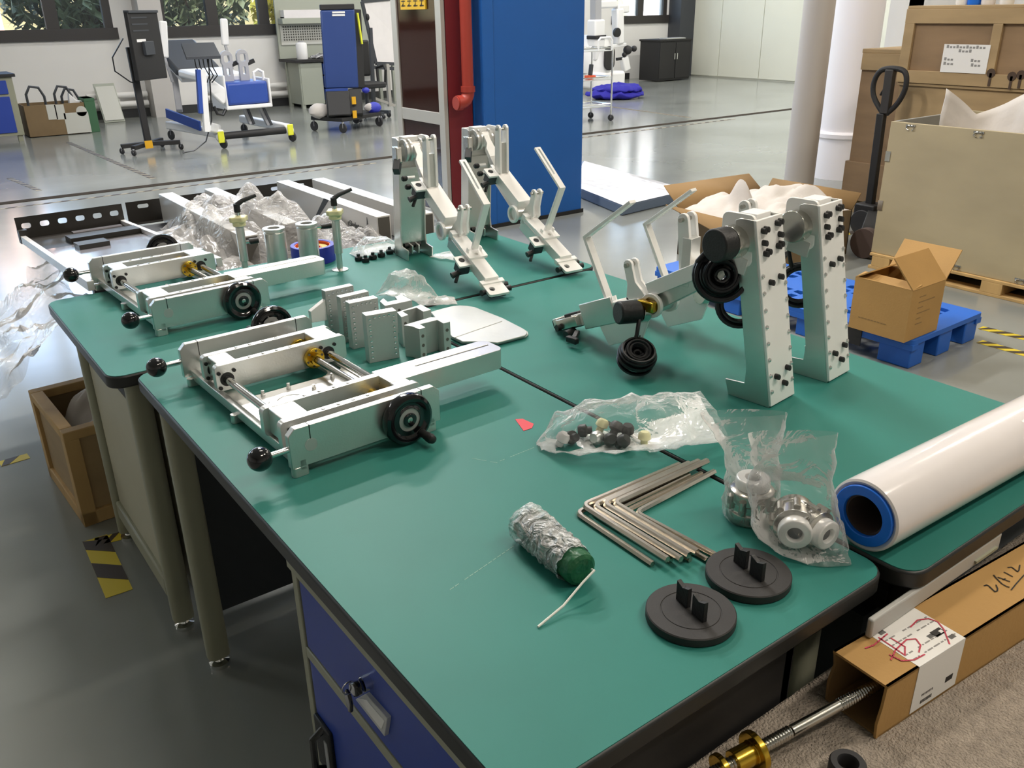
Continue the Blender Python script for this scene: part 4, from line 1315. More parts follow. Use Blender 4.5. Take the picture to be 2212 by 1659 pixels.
# red marker scrawl
def stroke(pts, r, m, par, name):
    pp_ = []
    for i in range(len(pts) - 1):
        for k in range(4):
            f = k / 4
            pp_.append(V(pts[i]).lerp(V(pts[i + 1]), f))
    pp_.append(V(pts[-1]))
    b_ = B()
    for i in range(len(pp_) - 1):
        b_.bar(pp_[i], pp_[i + 1] + (pp_[i + 1] - pp_[i]) * .15, r * 2, .0004)
    return b_.obj(name, m, par)
cx4 = lambda x, y: (1500 + x / 2.968, 1100 + y / 2.968)
def onbox(x, y):
    p = at(*cx4(x, y), zt + .0014) - A_
    return V((p.dot(ex), p.dot(ey), hb + .0012))
for pts in ([(1095, 890), (1150, 870), (1235, 800)], [(1180, 820), (1270, 880), (1350, 935)], [(1260, 825), (1350, 880), (1350, 930)], [(1260, 965), (1290, 900), (1360, 835), (1420, 830), (1450, 870), (1440, 915)],
            [(1250, 930), (1330, 970), (1410, 965), (1475, 930)], [(1385, 755), (1430, 710), (1500, 700), (1560, 720), (1600, 770), (1635, 860)]):
    stroke([onbox(*p) for p in pts], .0011, 'ink_red', t, 'red_scrawl')
# hand written 2/A12 in black marker
def onwr(x, y):
    p = at(2090 + x / 7.934, 1190 + y / 7.934, zt + .0014) - A_
    return V((p.dot(ex), p.dot(ey), hb + .0012))
for pts in ([(285, 595), (330, 578), (370, 600), (470, 695), (515, 680), (518, 640), (490, 580)], [(448, 408), (500, 470), (590, 560), (670, 605), (720, 618)], [(515, 447), (590, 470), (725, 522)], [(605, 488), (650, 472)],
            [(622, 358), (680, 385), (775, 438)], [(690, 280), (760, 275), (860, 352), (885, 325), (898, 240)], [(750, 665), (840, 555), (968, 412)]):
    stroke([onwr(*p) for p in pts], .0009, 'ink', t, 'written_mark')
# lead screw resting in the box mouth, with brass nut
ra, rb = at(1892, 1480, .668), at(1560, 1660, .646)
t2 = thing('lead_screw', 'long threaded steel rod with brass nut poking out of the cardboard box', 'lead screw', rb)
dv = ra - rb
Lr = dv.length + .05
e1, e2, dn = basis(dv)
Mr = frame((0, 0, 0), e1, e2, dn)
def thread(z0, z1, r, st=.0046):
    return [(r + (.0014 if k % 4 in (1, 2) else -.0004), z0 + k * st / 4) for k in range(int((z1 - z0) / st * 4))]
B().lathe(thread(-.03, .118, .0075), Mr, 20).obj('threaded_end', 'steel', t2, ang=60)
B().lathe([(.001, .118), (.0080, .118), (.0080, .205), (.001, .205)], Mr, 20).obj('plain_shank', 'steel', t2)
B().lathe(thread(.205, Lr, .0075), Mr, 20).obj('thread', 'steel', t2, ang=60)
nb = B().lathe([(.0078, .018), (.016, .018), (.016, .05), (.0275, .05), (.0275, .059), (.016, .060), (.016, .066), (.0078, .066)], Mr, 32, True).obj('brass_nut', 'brass', t2, .001)
for k in range(6):
    a = k * pi / 3
    B().cyl(Mr @ V((cos(a) * .0215, sin(a) * .0215, .0585)), Mr @ V((cos(a) * .0215, sin(a) * .0215, .0595)), .0026, n=8).obj('flange_hole', 'hole_dark', nb)
B().lathe([(.0078, -.006), (.021, -.006), (.021, .002), (.0078, .002)], Mr, 28, True).obj('brass_collar', 'brass', t2, .001)
q = at(1812, 1650, .632)
t3 = thing('rubber_ring', 'dark grey rubber ring lying on the felt bench', 'ring', (q.x, q.y - .012, .6212))
B().lathe([(.014, 0), (.022, 0), (.024, .003), (.024, .022), (.022, .025), (.014, .025), (.0125, .022), (.0125, .003)], n=36, closed=True).obj('ring', 'rubber', t3)
# ================================================================== RACK, BEAMS AND FILM BEHIND THE BENCHES
PZ = .665
pf = thing('support_table', 'low dark table under the long beams behind the green benches', 'table', (1.28, 3.58, 0))
B().box(-.62, .65, -.68, .62, PZ - .03, PZ).obj('top', 'dark_grey', pf, .003)
for sx in (-.56, .59):
    for sy in (-.6, .55):
        B().box(sx - .025, sx + .025, sy - .025, sy + .025, 0, PZ - .03).obj('leg', 'dark_grey', pf)
# rack with slotted black end rail
O_ = at(42, 517, .71)
N_ = at(190, 621, .795)
yv = (N_ - O_)
Lk = yv.length
R_ = at(271, 483, .71)
rk_ = thing('rack', 'black ended metal rack with slotted rail and pale panel at the far left', 'rack', O_)
xv = (R_ - O_)
Wk = xv.length
zv = xv.cross(-yv).normalized()
xn, yn = xv.normalized(), yv.normalized()
Mk = Matrix(((xn.x, yn.x, zv.x, 0), (xn.y, yn.y, zv.y, 0), (xn.z, yn.z, zv.z, 0), (0, 0, 0, 1)))
if zv.z < 0:
    zv = -zv
    Mk = Matrix(((xn.x, yn.x, zv.x, 0), (xn.y, yn.y, zv.y, 0), (xn.z, yn.z, zv.z, 0), (0, 0, 0, 1)))
sl = [rrect(Wk * (.045 + .165 * k), Wk * (.045 + .165 * k) + Wk * .085, .040, .062, .009, 4) for k in range(6)]
plate('slotted_end_rail', [(0, -.012), (Wk, -.012), (Wk, .088), (0, .088)], sl, .004, Mk @ Matrix(((1, 0, 0, 0), (0, 0, 1, -.004), (0, 1, 0, 0), (0, 0, 0, 1))), 'rack_black', rk_)
def bx(name, m, x0, x1, y0, y1, z0, z1, bev=0):
    b = B().box(x0, x1, y0, y1, z0, z1, Mk)
    return b.obj(name, m, rk_, bev)
for x in (0, Wk - .02):
    bx('side_rail', 'beam_white', x, x + .02, .0, Lk, -.012, .018, .001)
bx('rail_cap', 'rack_black', -.002, .03, -.0, .05, -.014, .04)
bx('black_tray', 'rack_black', .02, Wk - .02, .0, Lk * .30, -.008, .0)
bx('pale_strip', 'mirror_panel', Wk * .46, Wk - .03, .03, .07, .001, .006)
bx('black_crossbar', 'rack_black', Wk * .32, Wk - .02, Lk * .18, Lk * .27, .001, .02)
bx('pale_panel', 'mirror_panel', .02, Wk - .02, Lk * .30, Lk, -.006, .0)
bx('black_clip', 'rack_black', Wk * .30, Wk * .56, Lk * .34, Lk * .42, .0, .018)
# the slotted black rail of a second rack beyond the beams
t = thing('slotted_rail', 'black slotted rail beyond the long white beams', 'rail', (.93, 4.27, PZ + .001))
sl = [rrect(.05 + .13 * k, .05 + .13 * k + .05, .066, .084, .008, 4) for k in range(7)]
plate('rail_plate', [(0, 0), (.93, 0), (.93, .100), (0, .100)], sl, .004, XZ(0), 'rack_black', t)
B().box(0, .93, -.04, 0, .0, .004).obj('rail_foot', 'rack_black', t)
# long box beams
def beam(x0, x1, y0, y1, h, label, stripe=False):
    t = thing('long_beam', label, 'beam', ((x0 + x1) / 2, y0, PZ + .001), 0, 'long pale beams')
    a = (x1 - x0) / 2
    B().box(-a, a, 0, y1 - y0, 0, h).obj('beam_shell', 'beam_white', t, .002)
    B().box(-a + .006, a - .006, -.0015, .001, .006, h - .006).obj('hollow_end', 'beam_end', t)
    return t
beam(1.070, 1.135, 3.16, 4.22, .130, 'long pale beam nearest the rack, half covered by clear film')
beam(1.285, 1.345, 3.28, 4.23, .125, 'long pale beam wrapped in crumpled clear film, second from the rack')
b1 = beam(1.612, 1.676, 3.115, 4.14, .134, 'long white beam printed eSkeleton on its side')
beam(1.772, 1.836, 3.04, 4.08, .134, 'long white beam farthest from the rack, beside the cabinet')
def onb(u, v):
    return ax(u, v, 1.6115) - b1.location
q = onb(768, 487)
MT = Matrix(((0, 0, -1, q.x - .0006), (-1, 0, 0, q.y), (0, 1, 0, q.z), (0, 0, 0, 1)))
text('printed_word', 'eSkeleton', .036, MT, 'dark_grey', b1)
a_, b_ = onb(700, 432), onb(683, 470)
B().prism([(a_.y, .134), (a_.y - .05, .134), (b_.y - .03, .04), (b_.y + .0, .04)], -.001, .0005, Matrix(((0, 0, 1, q.x), (1, 0, 0, 0), (0, 1, 0, 0), (0, 0, 0, 1)))).obj('dark_band', 'dark_grey', b1)
k_ = onb(794, 495)
B().prism([(k_.y + .012, k_.z - .04), (k_.y - .02, k_.z - .04), (k_.y - .002, k_.z + .05)], -.001, .0005, Matrix(((0, 0, 1, q.x), (1, 0, 0, 0), (0, 1, 0, 0), (0, 0, 0, 1)))).obj('dark_triangle', 'dark_grey', b1)
# clear film over the beams and drooping beside the rack
def sheet(label, c, fn, m='film_sheet', nu=34, nv=30):
    t = thing('film_sheet', label, 'plastic film', c)
    crumple(nu, nv, fn, 'film', m, t)
    return t
def heap(sx, sy, h, seed, base=0.0):
    def fn(u, v):
        x, y = (u - .5) * sx, (v - .5) * sy
        e = max(0, 1 - (2 * u - 1) ** 4) * max(0, 1 - (2 * v - 1) ** 4)
        z = base + h * e * (.62 + .55 * wob(x, y, 0, seed, 6)) + e * abs(wob(x, y, 0, seed + 1, 19)) * .05 + .004
        return V((x, y, max(z, .003)))
    return fn
sheet('crumpled clear film heaped over the wrapped beam behind the posts', (1.26, 3.55, PZ), heap(.36, 1.02, .26, 3), 'film_heap')
sheet('clear film trailing from the printed beam behind the hollow cylinders', (1.50, 3.25, PZ), heap(.30, .62, .13, 5), 'film_heap')
sheet('clear film between the rack and the nearest pale beam', (.99, 3.50, PZ), heap(.24, .9, .10, 8), 'film_sheet')
sheet('bright crumpled clear film lying over the beam nearest the rack', (1.12, 3.62, PZ), heap(.22, .9, .24, 12), 'film_heap')
def droop(u, v):
    x = -.36 * (1 - u)
    y = v * .80 + .18 * wob(u, v, 0, 21, 2)
    z = -.16 * (1 - u) ** 1.5 - .10 * abs(wob(x, y, 0, 22, 5)) - .05 * abs(wob(x, y, 0, 23, 14))
    return V((x + .05 * wob(x, y, 1, 24, 6), y, z))
sheet('milky film sheet drooping beside the rack at the far left', (.50, 2.87, .70), droop, 'film_sheet', 40, 40)

# ================================================================== CABINET, PIPE, FAR LEFT
fx = 3.5
cb = thing('hose_cabinet', 'tall red cabinet with brown glass door and aluminium frame', 'cabinet', (fx, 5.56, 0))
Wc = .70
B().box(.02, .24, 0.0, Wc, .02, 2.3).obj('carcass', 'cab_red', cb, .003)
B().box(.0, .02, 0.0, Wc, .0, .05).obj('bottom_rail', 'alu_frame', cb)
z1_ = ax(900, 245, fx).z
for (y0, y1, z0, z1) in ((0, .075, .05, 2.3), (Wc - .075, Wc, .05, 2.3)):
    B().box(-.008, .03, y0, y1, z0, z1).obj('frame_post', 'alu_frame', cb, .002)
B().box(-.006, .03, .075, Wc - .075, z1_ - .055, z1_ + .03).obj('frame_rail', 'alu_frame', cb, .002)
B().box(-.006, .03, .075, Wc - .075, .05, .13).obj('frame_rail', 'alu_frame', cb, .002)
g = B().box(.004, .009, .075, Wc - .075, z1_ + .03, 2.3).obj('glass_door', 'glass_brown', cb)
B().box(.004, .009, .075, Wc - .075, .13, z1_ - .055).obj('glass_panel', 'glass_brown', cb)
def sign(u0, v0, u1, v1, name, chars, m='sign_yellow'):
    a, b = ax(u0, v0, fx), ax(u1, v1, fx)
    y0, y1 = min(a.y, b.y) - 5.56, max(a.y, b.y) - 5.56
    z0, z1 = min(a.z, b.z), max(a.z, b.z)
    s = B().box(-.010, -.006 if False else .003, y0, y1, z0, z1).obj(name, m, cb)
    rd = random.Random(int(u0))
    n = chars
    for k in range(n):
        cy_ = y1 - (y1 - y0) * (k + .5) / n
        cw = (y1 - y0) / n * .32
        ch = (z1 - z0) * .22
        zc = (z0 + z1) / 2 - (z1 - z0) * .1
        gl = B()
        for q in range(2):
            gl.box(-.0112, -.010, cy_ - cw, cy_ + cw, zc + (q - .5) * ch * 1.4 - .003, zc + (q - .5) * ch * 1.4 + .003)
        gl.box(-.0112, -.010, cy_ - .003, cy_ + .003, zc - ch, zc + ch)
        gl.bar((-.0106, cy_ + cw * .8, zc - ch), (-.0106, cy_, zc), .005, .0012, (1, 0, 0))
        gl.obj('sign_character', 'ink', s)
sign(866, -12, 921, 20, 'yellow_sign', 4)
sign(893, 292, 928, 335, 'orange_sign', 2)
t = thing('plastic_bag', 'pale crumpled bag lying behind the brown cabinet glass', 'plastic bag', (fx + .05, 5.85, z1_ + .03))
t.parent = None
sack(t, 'film', 'film_roll', [((-.02, -.16, .02), V((0, .04, 0)), V((.02, 0, .02))), ((-.015, -.05, .05), V((0, .07, 0)), V((.02, 0, .05))), ((-.015, .08, .07), V((0, .06, 0)), V((.02, 0, .05))), ((-.02, .16, .03), V((0, .03, 0)), V((.015, 0, .02)))], 4, amp=.01)
# red pipe standing against the blue column
q = ay(1008, 100, 5.46)
pipe = thing('fire_pipe', 'red vertical water pipe with elbow against the blue column', 'pipe', (q.x, 5.46, 0))
zel = ay(1005, 215, 5.46).z
B().cyl((0, 0, zel + .05), (0, 0, 4.6), .042, n=20).obj('riser', 'pipe_red', pipe)
el = [(-.0 - .06 * sin(a) * 0, .06 - .06 * cos(a), zel + .05 - .06 * sin(a)) for a in [i * pi / 12 for i in range(7)]]
B().tube([(0, 0, zel + .06)] + [(-(.07 - .07 * cos(a)), 0, zel + .05 - .07 * sin(a)) for a in [i * pi / 12 for i in range(7)]] + [(-.11, 0, zel - .02)], .046, 16).obj('elbow', 'pipe_red', pipe)
B().ring((0, 0, zel + .05), (0, 0, zel + .09), .052, .04, 20).obj('collar', 'pipe_red', pipe)
B().ring((-.06, 0, zel - .02), (-.10, 0, zel - .02), .052, .04, 20).obj('collar', 'pipe_red', pipe)

def caster(par, x, y, z, r=.05, m='rubber', rz=0.4):
    """z = height of the frame it hangs from"""
    c = B().cyl((x - .012 * cos(rz), y - .012 * sin(rz), r), (x + .012 * cos(rz), y + .012 * sin(rz), r), r, n=18).obj('caster', m, par, .003)
    B().bar((x, y, r), (x, y, z), .028, .02).obj('caster_fork', 'med_grey', c)
    return c
# black screen on rolling stand
Y = 11.45
bse = ay(322, 318, Y)
t = thing('screen_stand', 'black flat screen on a rolling pole stand near the left windows', 'screen stand', (bse.x, Y, 0), 0)
X0 = bse.x
tilt = -.03
B().bar((0, 0, .08), (-.02, .02, 1.2), .075, .06, (0, 1, 0)).obj('pole', 'black_matte', t, .006)
pc = ay(303, 100, Y)
sx0, sx1 = ay(266, 60, Y).x - X0, ay(345, 60, Y).x - X0
zt_, zb_ = ay(298, 24, Y).z, ay(305, 172, Y).z
Ms = T((sx0 + sx1) / 2, -.06, (zt_ + zb_) / 2) @ rotm(.62, 'Z')
sw_ = (sx1 - sx0) / 2 / cos(.62)
sc = B().box(-sw_, sw_, -.03, .03, -(zt_ - zb_) / 2, (zt_ - zb_) / 2, Ms).obj('screen', 'black_matte', t, .008)
B().box(-sw_, sw_ * .98, -.05, .03, (zt_ - zb_) / 2 - .02, (zt_ - zb_) / 2 + .01, Ms).obj('screen_top', 'dark_grey', sc, .004)
for k in range(3):
    B().box(-sw_ * .85, sw_ * .2, -.034, -.03, .16 + k * .07, .175 + k * .07, Ms).obj('vent_rib', 'dark_grey', sc)
B().box(-.10, .06, -.07, -.03, -.10, .05, Ms).obj('wall_bracket', 'dark_grey', sc, .004)
B().box(-sw_ * .7, -sw_ * .1, -.032, -.029, .045, .075, Ms).obj('pale_label', 'white_paper', sc)
B().tube([(-.1, -.1, 1.3), (-.26, -.12, 1.1), (-.26, -.12, .95), (-.1, -.08, .82), (-.03, -.05, .8)], .008, 6).obj('cable', 'black_cable', t)
ft = [ay(262, 318, Y), ay(290, 335, Y - .25), ay(392, 322, Y - .1), ay(350, 310, Y + .3), ay(300, 310, Y + .35)]
for p in ft[:4]:
    e = V((p.x - X0, p.y - Y, .09))
    B().bar((0, 0, .095), e, .06, .05).obj('foot', 'black_matte', t, .006)
    caster(t, e.x, e.y, .08, .035)
y_ = ay(322, 322, Y - .15)
B().box(y_.x - X0 - .045, y_.x - X0 + .045, -.18, -.17, .06, .15).obj('amber_tag', 'amber', t)
# hospital tilt bed with leg trainers
Y = 11.1
o = ay(530, 290, Y)
t = thing('hospital_bed', 'white and blue hospital tilt bed with two grey leg holders and a grey tablet', 'bed', (o.x, Y, 0))
def bp(u, v, y=Y):
    p = ay(u, v, y)
    return V((p.x - o.x, y - Y, p.z))
B().cyl(bp(482, 294), bp(616, 281), .045, n=16).obj('bumper_bar', 'black_matte', t)
for (u, v) in ((476, 297), (625, 281)):
    p = bp(u, v)
    B().sph(p, .06, 14).obj('bumper_end', 'med_white', t)
    B().box(p.x - .05, p.x + .03, -.075, -.055, p.z - .06, p.z + .08).obj('yellow_guard', 'yellow_hi', t, .01)
    caster(t, p.x + .02, -.03, .15, .062)
pb, pe = bp(478, 292), bp(360, 255, 12.4)
for (u0, v0, u1, v1) in ((478, 290, 362, 258), (622, 276, 520, 240)):
    a, b = bp(u0, v0), bp(u1, v1, 12.4)
    a.z = .17
    b.z = .19
    B().bar(a, b, .09, .10).obj('base_rail', 'med_white', t, .015)
    caster(t, b.x, b.y - .05, .15, .06)
a, b = bp(358, 247, 12.3), bp(430, 275, 11.5)
B().bar(a + V((0, -.05, .02)), b + V((0, -.05, .02)), .03, .12).obj('blue_base_panel', 'med_blue', t, .006)
# lift legs
for (u0, v0, u1, v1) in ((525, 228, 542, 268), (560, 228, 580, 270)):
    a, b = bp(u0, v0, 11.3), bp(u1, v1, 11.3)
    B().bar(a, b, .06, .05).obj('lift_arm', 'med_grey', t, .006)
    B().bar(a + V((.03, -.03, 0)), b + V((.03, -.03, 0)), .03, .03).obj('lift_piston', 'dark_grey', t)
# foot box
a, b = bp(487, 185), bp(582, 222)
fx0, fx1, fz0, fz1 = a.x, b.x, b.z, a.z + .03
B().box(fx0, fx1, -.02, .55, fz0, fz1).obj('foot_box', 'med_blue', t, .03)
B().box(fx0 - .03, fx0 - .002, -.03, .5, fz0 - .02, fz1 + .09).box(fx1 + .002, fx1 + .03, -.03, .5, fz0 - .02, fz1 + .03).box(fx0 - .03, fx1 + .03, -.03, .5, fz0 - .05, fz0 - .002).obj('foot_frame', 'med_white', t, .012)
B().tube([(fx1 - .12, .1, fz1), (fx1 - .12, .1, fz1 + .1), (fx1 - .06, .1, fz1 + .13), (fx1, .1, fz1 + .1), (fx1, .1, fz1)], .018, 8).obj('grab_handle', 'med_white', t)
for (u, v0, v1) in ((497, 178, 108), (531, 175, 105)):
    pa, pb_ = bp(u, v0, 11.35), bp(u, v1, 11.35)
    hh = pb_.z - pa.z
    Mx = T(pa.x, pa.y, pa.z)
    plate('leg_holder', [(-.06, 0), (.06, 0), (.06, hh * .55), (.075, hh * .6), (.075, hh - .08)] + circ(0, hh - .08, .075, 8, 0, pi)[1:-1] + [(-.075, hh - .08), (-.075, hh * .6), (-.06, hh * .55)],
          [rrect(-.02, .02, .08, hh * .45, .015), rrect(-.035, .035, hh * .62, hh * .84, .02)], .05, Mx @ XZ(0), 'med_grey', t, .004)
    B().bar((pa.x + .03, .3, pa.z + hh * .5), (pa.x + .16, .3, pa.z + hh * .62), .03, .05).obj('black_clamp', 'black_matte', t)
# mattress and raised back
m0, m1, m2 = bp(490, 170, 11.5), bp(430, 155, 12.1), bp(372, 92, 12.8)
B().bar(m0, m1, .62, .10).obj('mattress', 'med_white', t, .03)
B().bar(m1, m2, .60, .10).obj('backrest', 'dark_grey', t, .03)
B().bar(m1 - V((0, 0, .1)), m2 - V((0, 0, .1)), .5, .05).obj('back_frame', 'med_white', t, .01)
B().bar(bp(388, 240, 12.2), bp(372, 130, 12.6), .08, .08).obj('back_column', 'med_grey', t, .01)
for (u, v0, v1, yy) in ((352, 45, 125, 12.3), (483, 40, 98, 12.2)):
    a, b = bp(u, v0, yy), bp(u + 4, v1, yy)
    B().bar(a, b, .10, .05, (0, 1, 0)).obj('side_paddle', 'med_white', t, .02)
    B().bar(b, b + V((.05, 0, -.3)), .03, .03).obj('paddle_stem', 'med_grey', t)
# tablet and its own rolling pole in front of the bed
t2 = t
def tp(u, v, y=10.8):
    return bp(u, v, y)
B().bar(tp(447, 285), tp(437, 150), .07, .06, (0, 1, 0)).obj('pole', 'med_white', t2, .008)
B().bar(tp(433, 245) + V((0, -.01, 0)), tp(427, 150) + V((0, -.01, 0)), .05, .06, (0, 1, 0)).obj('blue_pole_cover', 'med_blue', t2, .006)
a, b, c_ = tp(391, 92), tp(468, 92), tp(478, 121)
B().add([tp(391, 93, 11.0), tp(462, 91, 11.0), tp(477, 120, 10.7), tp(402, 122, 10.7), tp(391, 96, 11.0) + V((0, 0, -.02)), tp(462, 94, 11.0) + V((0, 0, -.02)), tp(477, 123, 10.7) + V((0, 0, -.02)), tp(402, 125, 10.7) + V((0, 0, -.02))],
        [(0, 1, 2, 3), (7, 6, 5, 4), (0, 4, 5, 1), (1, 5, 6, 2), (2, 6, 7, 3), (3, 7, 4, 0)]).obj('tablet', 'dark_grey', t2, .004)
for k in range(5):
    p = tp(420 + k * 9, 125)
    B().tube([p, p + V((.02, .05, -.1)), p + V((.06, .04, -.2)), p + V((.08 - k * .02, .1, -.28))], .007, 5).obj('loose_cable', 'black_cable', t2)
B().tube([tp(450, 125), tp(455, 200), tp(457, 260), tp(445, 305), tp(420, 325), tp(395, 330)], .008, 6).obj('long_cable', 'black_cable', t2)
B().bar(tp(447, 285) + V((0, 0, .06)), bp(470, 280, 11.3), .10, .12).obj('pole_base', 'med_white', t2, .02)
B().prism([(p.x, p.z) for p in (bp(452, 168), bp(486, 190), bp(487, 222), bp(480, 226), bp(448, 196))], 0, .10, XZ(-.03)).obj('side_cover', 'med_white', t, .02)
B().tube([tp(462, 230), tp(470, 246), tp(482, 248), tp(488, 236)], .02, 8).obj('cable_loop', 'black_cable', t2)
# ================================================================== BACK LEFT CONTINUED
# trolley with tall blue padded board
Y = 11.7
o = ay(745, 270, Y)
t = thing('board_trolley', 'flat trolley carrying a tall navy padded board', 'trolley', (o.x, Y, 0))
def bp(u, v, y=Y):
    p = ay(u, v, y)
    return V((p.x - o.x, y - Y, p.z))
dk = [bp(671, 252, 11.9), bp(740, 268, 11.35), bp(825, 258, 11.7), bp(770, 244, 12.3)]
zd = .17
B().prism([(p.x, p.y) for p in dk], zd - .02, zd + .03).obj('deck', 'black_matte', t, .004)
for p in dk:
    q = V((p.x * .92, p.y * .92, 0))
    caster(t, q.x, q.y, zd - .02, .065)
a, b, c, d = bp(692, 22), bp(766, 20), bp(775, 190), bp(703, 192)
wx = (b - a)
B().add([a, b, c, d] + [p + V((.05, .12, 0)) for p in (a, b, c, d)], [(0, 3, 2, 1), (4, 5, 6, 7), (0, 1, 5, 4), (1, 2, 6, 5), (2, 3, 7, 6), (3, 0, 4, 7)]).obj('padded_board', 'navy', t, .02)
B().add([a + V((.0, -.0, .07)), b + V((.0, -.0, .07)), b, a] + [p + V((.05, .13, 0)) for p in (a + V((0, 0, .07)), b + V((0, 0, .07)), b, a)],
        [(0, 3, 2, 1), (4, 5, 6, 7), (0, 1, 5, 4), (1, 2, 6, 5), (2, 3, 7, 6), (3, 0, 4, 7)]).obj('board_head', 'black_matte', t, .01)
B().bar(b + V((.05, .06, 0)), c + V((.05, .06, 0)), .05, .14).obj('board_edge', 'black_matte', t, .008)
for k in range(2):
    p = bp(720, 27 + k * 6)
    B().box(p.x - .02, p.x + .17, -.012, .01, p.z - .012, p.z + .012).obj('pale_handle', 'white_paper', t, .005)
gs = [((733, 245), (728, 200), .32, 'black_matte'), ((770, 240), (766, 195), .18, 'black_matte')]
for (p0, p1, wd, m) in gs:
    q0, q1 = bp(*p0, 11.5), bp(*p1, 11.6)
    B().bar(V((q0.x, q0.y, zd + .03)), q1, wd, .2).obj('black_case', m, t, .015)
for (u, v) in ((764, 217), (766, 247)):
    q = bp(u, v, 11.42)
    B().box(q.x - .03, q.x + .03, -.29, -.275, q.z - .05, q.z + .05).obj('yellow_label', 'amber', t)
for (u, v, m, s) in ((690, 240, 'foam_white', .13), (808, 245, 'tape_blue', .10), (800, 232, 'foam_white', .08), (790, 195, 'tape_blue', .05), (712, 232, 'cardboard', .07)):
    q = bp(u, v, 11.75)
    q.z = max(q.z, zd + .03 + s * .6)
    bb_ = B()
    bb_.sph(q, s, 14, (1.2, .9, .8))
    bb_.v = [tuple(V(p) + V((1, 1, 1)) * .12 * s * wob(p[0], p[1], p[2], 3, 20)) for p in bb_.v]
    bb_.obj('bundle', m, t)
B().bar(bp(772, 28), bp(782, 95), .03, .02).obj('lime_strap', 'yellow_hi', t)
# far workbench with pegboard
Y = 14.75
o = ay(700, 235, Y)
t = thing('pegboard_bench', 'pale workbench with a punched pegboard behind it at the far wall', 'workbench', (o.x, Y, 0))
x0, x1 = ay(637, 130, Y).x - o.x, ay(860, 125, Y).x - o.x
B().box(x0, x1, 0, .7, .75, .80).obj('bench_top', 'black_matte', t, .005)
for x in (x0 + .08, x1 - .1):
    B().box(x, x + .06, .05, .11, 0, .75).obj('leg', 'pale_green', t)
    B().box(x, x + .06, .58, .64, 0, .75).obj('leg', 'pale_green', t)
B().box(x0 + .1, x0 + .5, .04, .6, .06, .74).obj('side_cabinet', 'pale_green', t, .004)
for k in range(3):
    B().box(x0 + .52, x0 + .95, .02, .6, .12 + k * .21, .30 + k * .21).obj('drawer', 'med_blue', t, .006)
B().box(x0, x1, .62, .66, .80, 1.95).obj('back_board', 'pale_green', t)
pbd = B().box(x0 + .05, x0 + 1.0, .605, .62, 1.02, 1.36).obj('pegboard', 'peg', t)
ph = B()
for i in range(20):
    for j in range(6):
        ph.box(x0 + .10 + i * .044, x0 + .122 + i * .044, .602, .606, 1.09 + j * .042, 1.115 + j * .042)
ph.obj('peg_holes', 'hole_dark', pbd, kind='stuff')
B().box(x0 + .03, x0 + 1.0, .42, .64, 1.36, 1.45).obj('shelf', 'pale_green', t, .004)
def at_b(u, v, y=Y + .2):
    p = ay(u, v, y)
    return V((p.x, y, p.z))
q = at_b(652, 110)
tt = thing('canister', 'white canister on the far pegboard bench', 'canister', (q.x, q.y, .80))
B().lathe([(.001, 0), (.09, 0), (.095, .02), (.095, .24), (.085, .26), (.05, .27), (.001, .27)], n=20).obj('body', 'med_white', tt)
B().cyl((0, 0, .27), (0, 0, .29), .05, n=16).obj('lid', 'med_grey', tt)
q = at_b(694, 122)
tt = thing('cable_heap', 'heap of grey cables on the far pegboard bench', 'cables', (q.x, q.y, .80))
cb_ = B()
rd = random.Random(2)
for k in range(9):
    cb_.tube([(rd.uniform(-.2, .2), rd.uniform(-.1, .1), .01 + .01 * k * rd.random()) for _ in range(7)], .012, 5)
cb_.obj('cables', 'med_grey', tt)
q = at_b(640, 45)
tt = thing('storage_bin', 'clear grey storage bin on the pegboard bench shelf', 'bin', (o.x + x0 + .5, Y + .53, 1.451))
B().box(-.42, .42, -.08, .08, 0, .02).box(-.42, .42, -.09, -.08, 0, .13).box(-.42, .42, .08, .09, 0, .13).box(-.42, -.41, -.08, .08, 0, .13).box(.41, .42, -.08, .08, 0, .13).obj('tray', 'film_roll', tt)
# whiteboard on wheels
Y = 12.9
o = ay(835, 255, Y)
t = thing('whiteboard', 'white board on a wheeled grey stand behind the glass cabinet', 'whiteboard', (o.x, Y, 0))
def bp(u, v, y=Y):
    p = ay(u, v, y)
    return V((p.x - o.x, y - Y, p.z))
a, b, c, d = bp(782, 3), bp(905, -8, 13.3), bp(915, 140, 13.3), bp(812, 137)
B().add([a, b, c, d] + [p + V((.01, .03, 0)) for p in (a, b, c, d)], [(0, 3, 2, 1), (4, 5, 6, 7), (0, 1, 5, 4), (1, 2, 6, 5), (2, 3, 7, 6), (3, 0, 4, 7)]).obj('board', 'film_roll', t)
fr_ = B()
for p, q in ((a, b), (b, c), (c, d), (d, a)):
    fr_.bar(p, q, .03, .05)
fr_.obj('board_frame', 'dark_grey', t)
B().bar(bp(800, 60), bp(808, 235), .05, .05).obj('upright', 'dark_grey', t)
B().bar(bp(836, 138), bp(842, 230), .06, .05).obj('upright', 'alu_frame', t)
B().bar(bp(803, 145), bp(850, 148), .04, .05).obj('crossbar', 'dark_grey', t)
B().bar(bp(808, 212), bp(853, 228), .04, .04).obj('crossbar', 'alu_frame', t)
B().bar(bp(795, 240, 13.1), bp(842, 242, 12.6), .05, .05).obj('foot', 'dark_grey', t)
q = bp(840, 245, 12.62)
caster(t, q.x, q.y, .08, .04)
q = bp(796, 238, 13.1)
caster(t, q.x, q.y, .08, .04)
B().sph(bp(793, 37) + V((0, -.02, 0)), .05, 12, (.6, .4, 1)).obj('board_clip', 'black_matte', t)
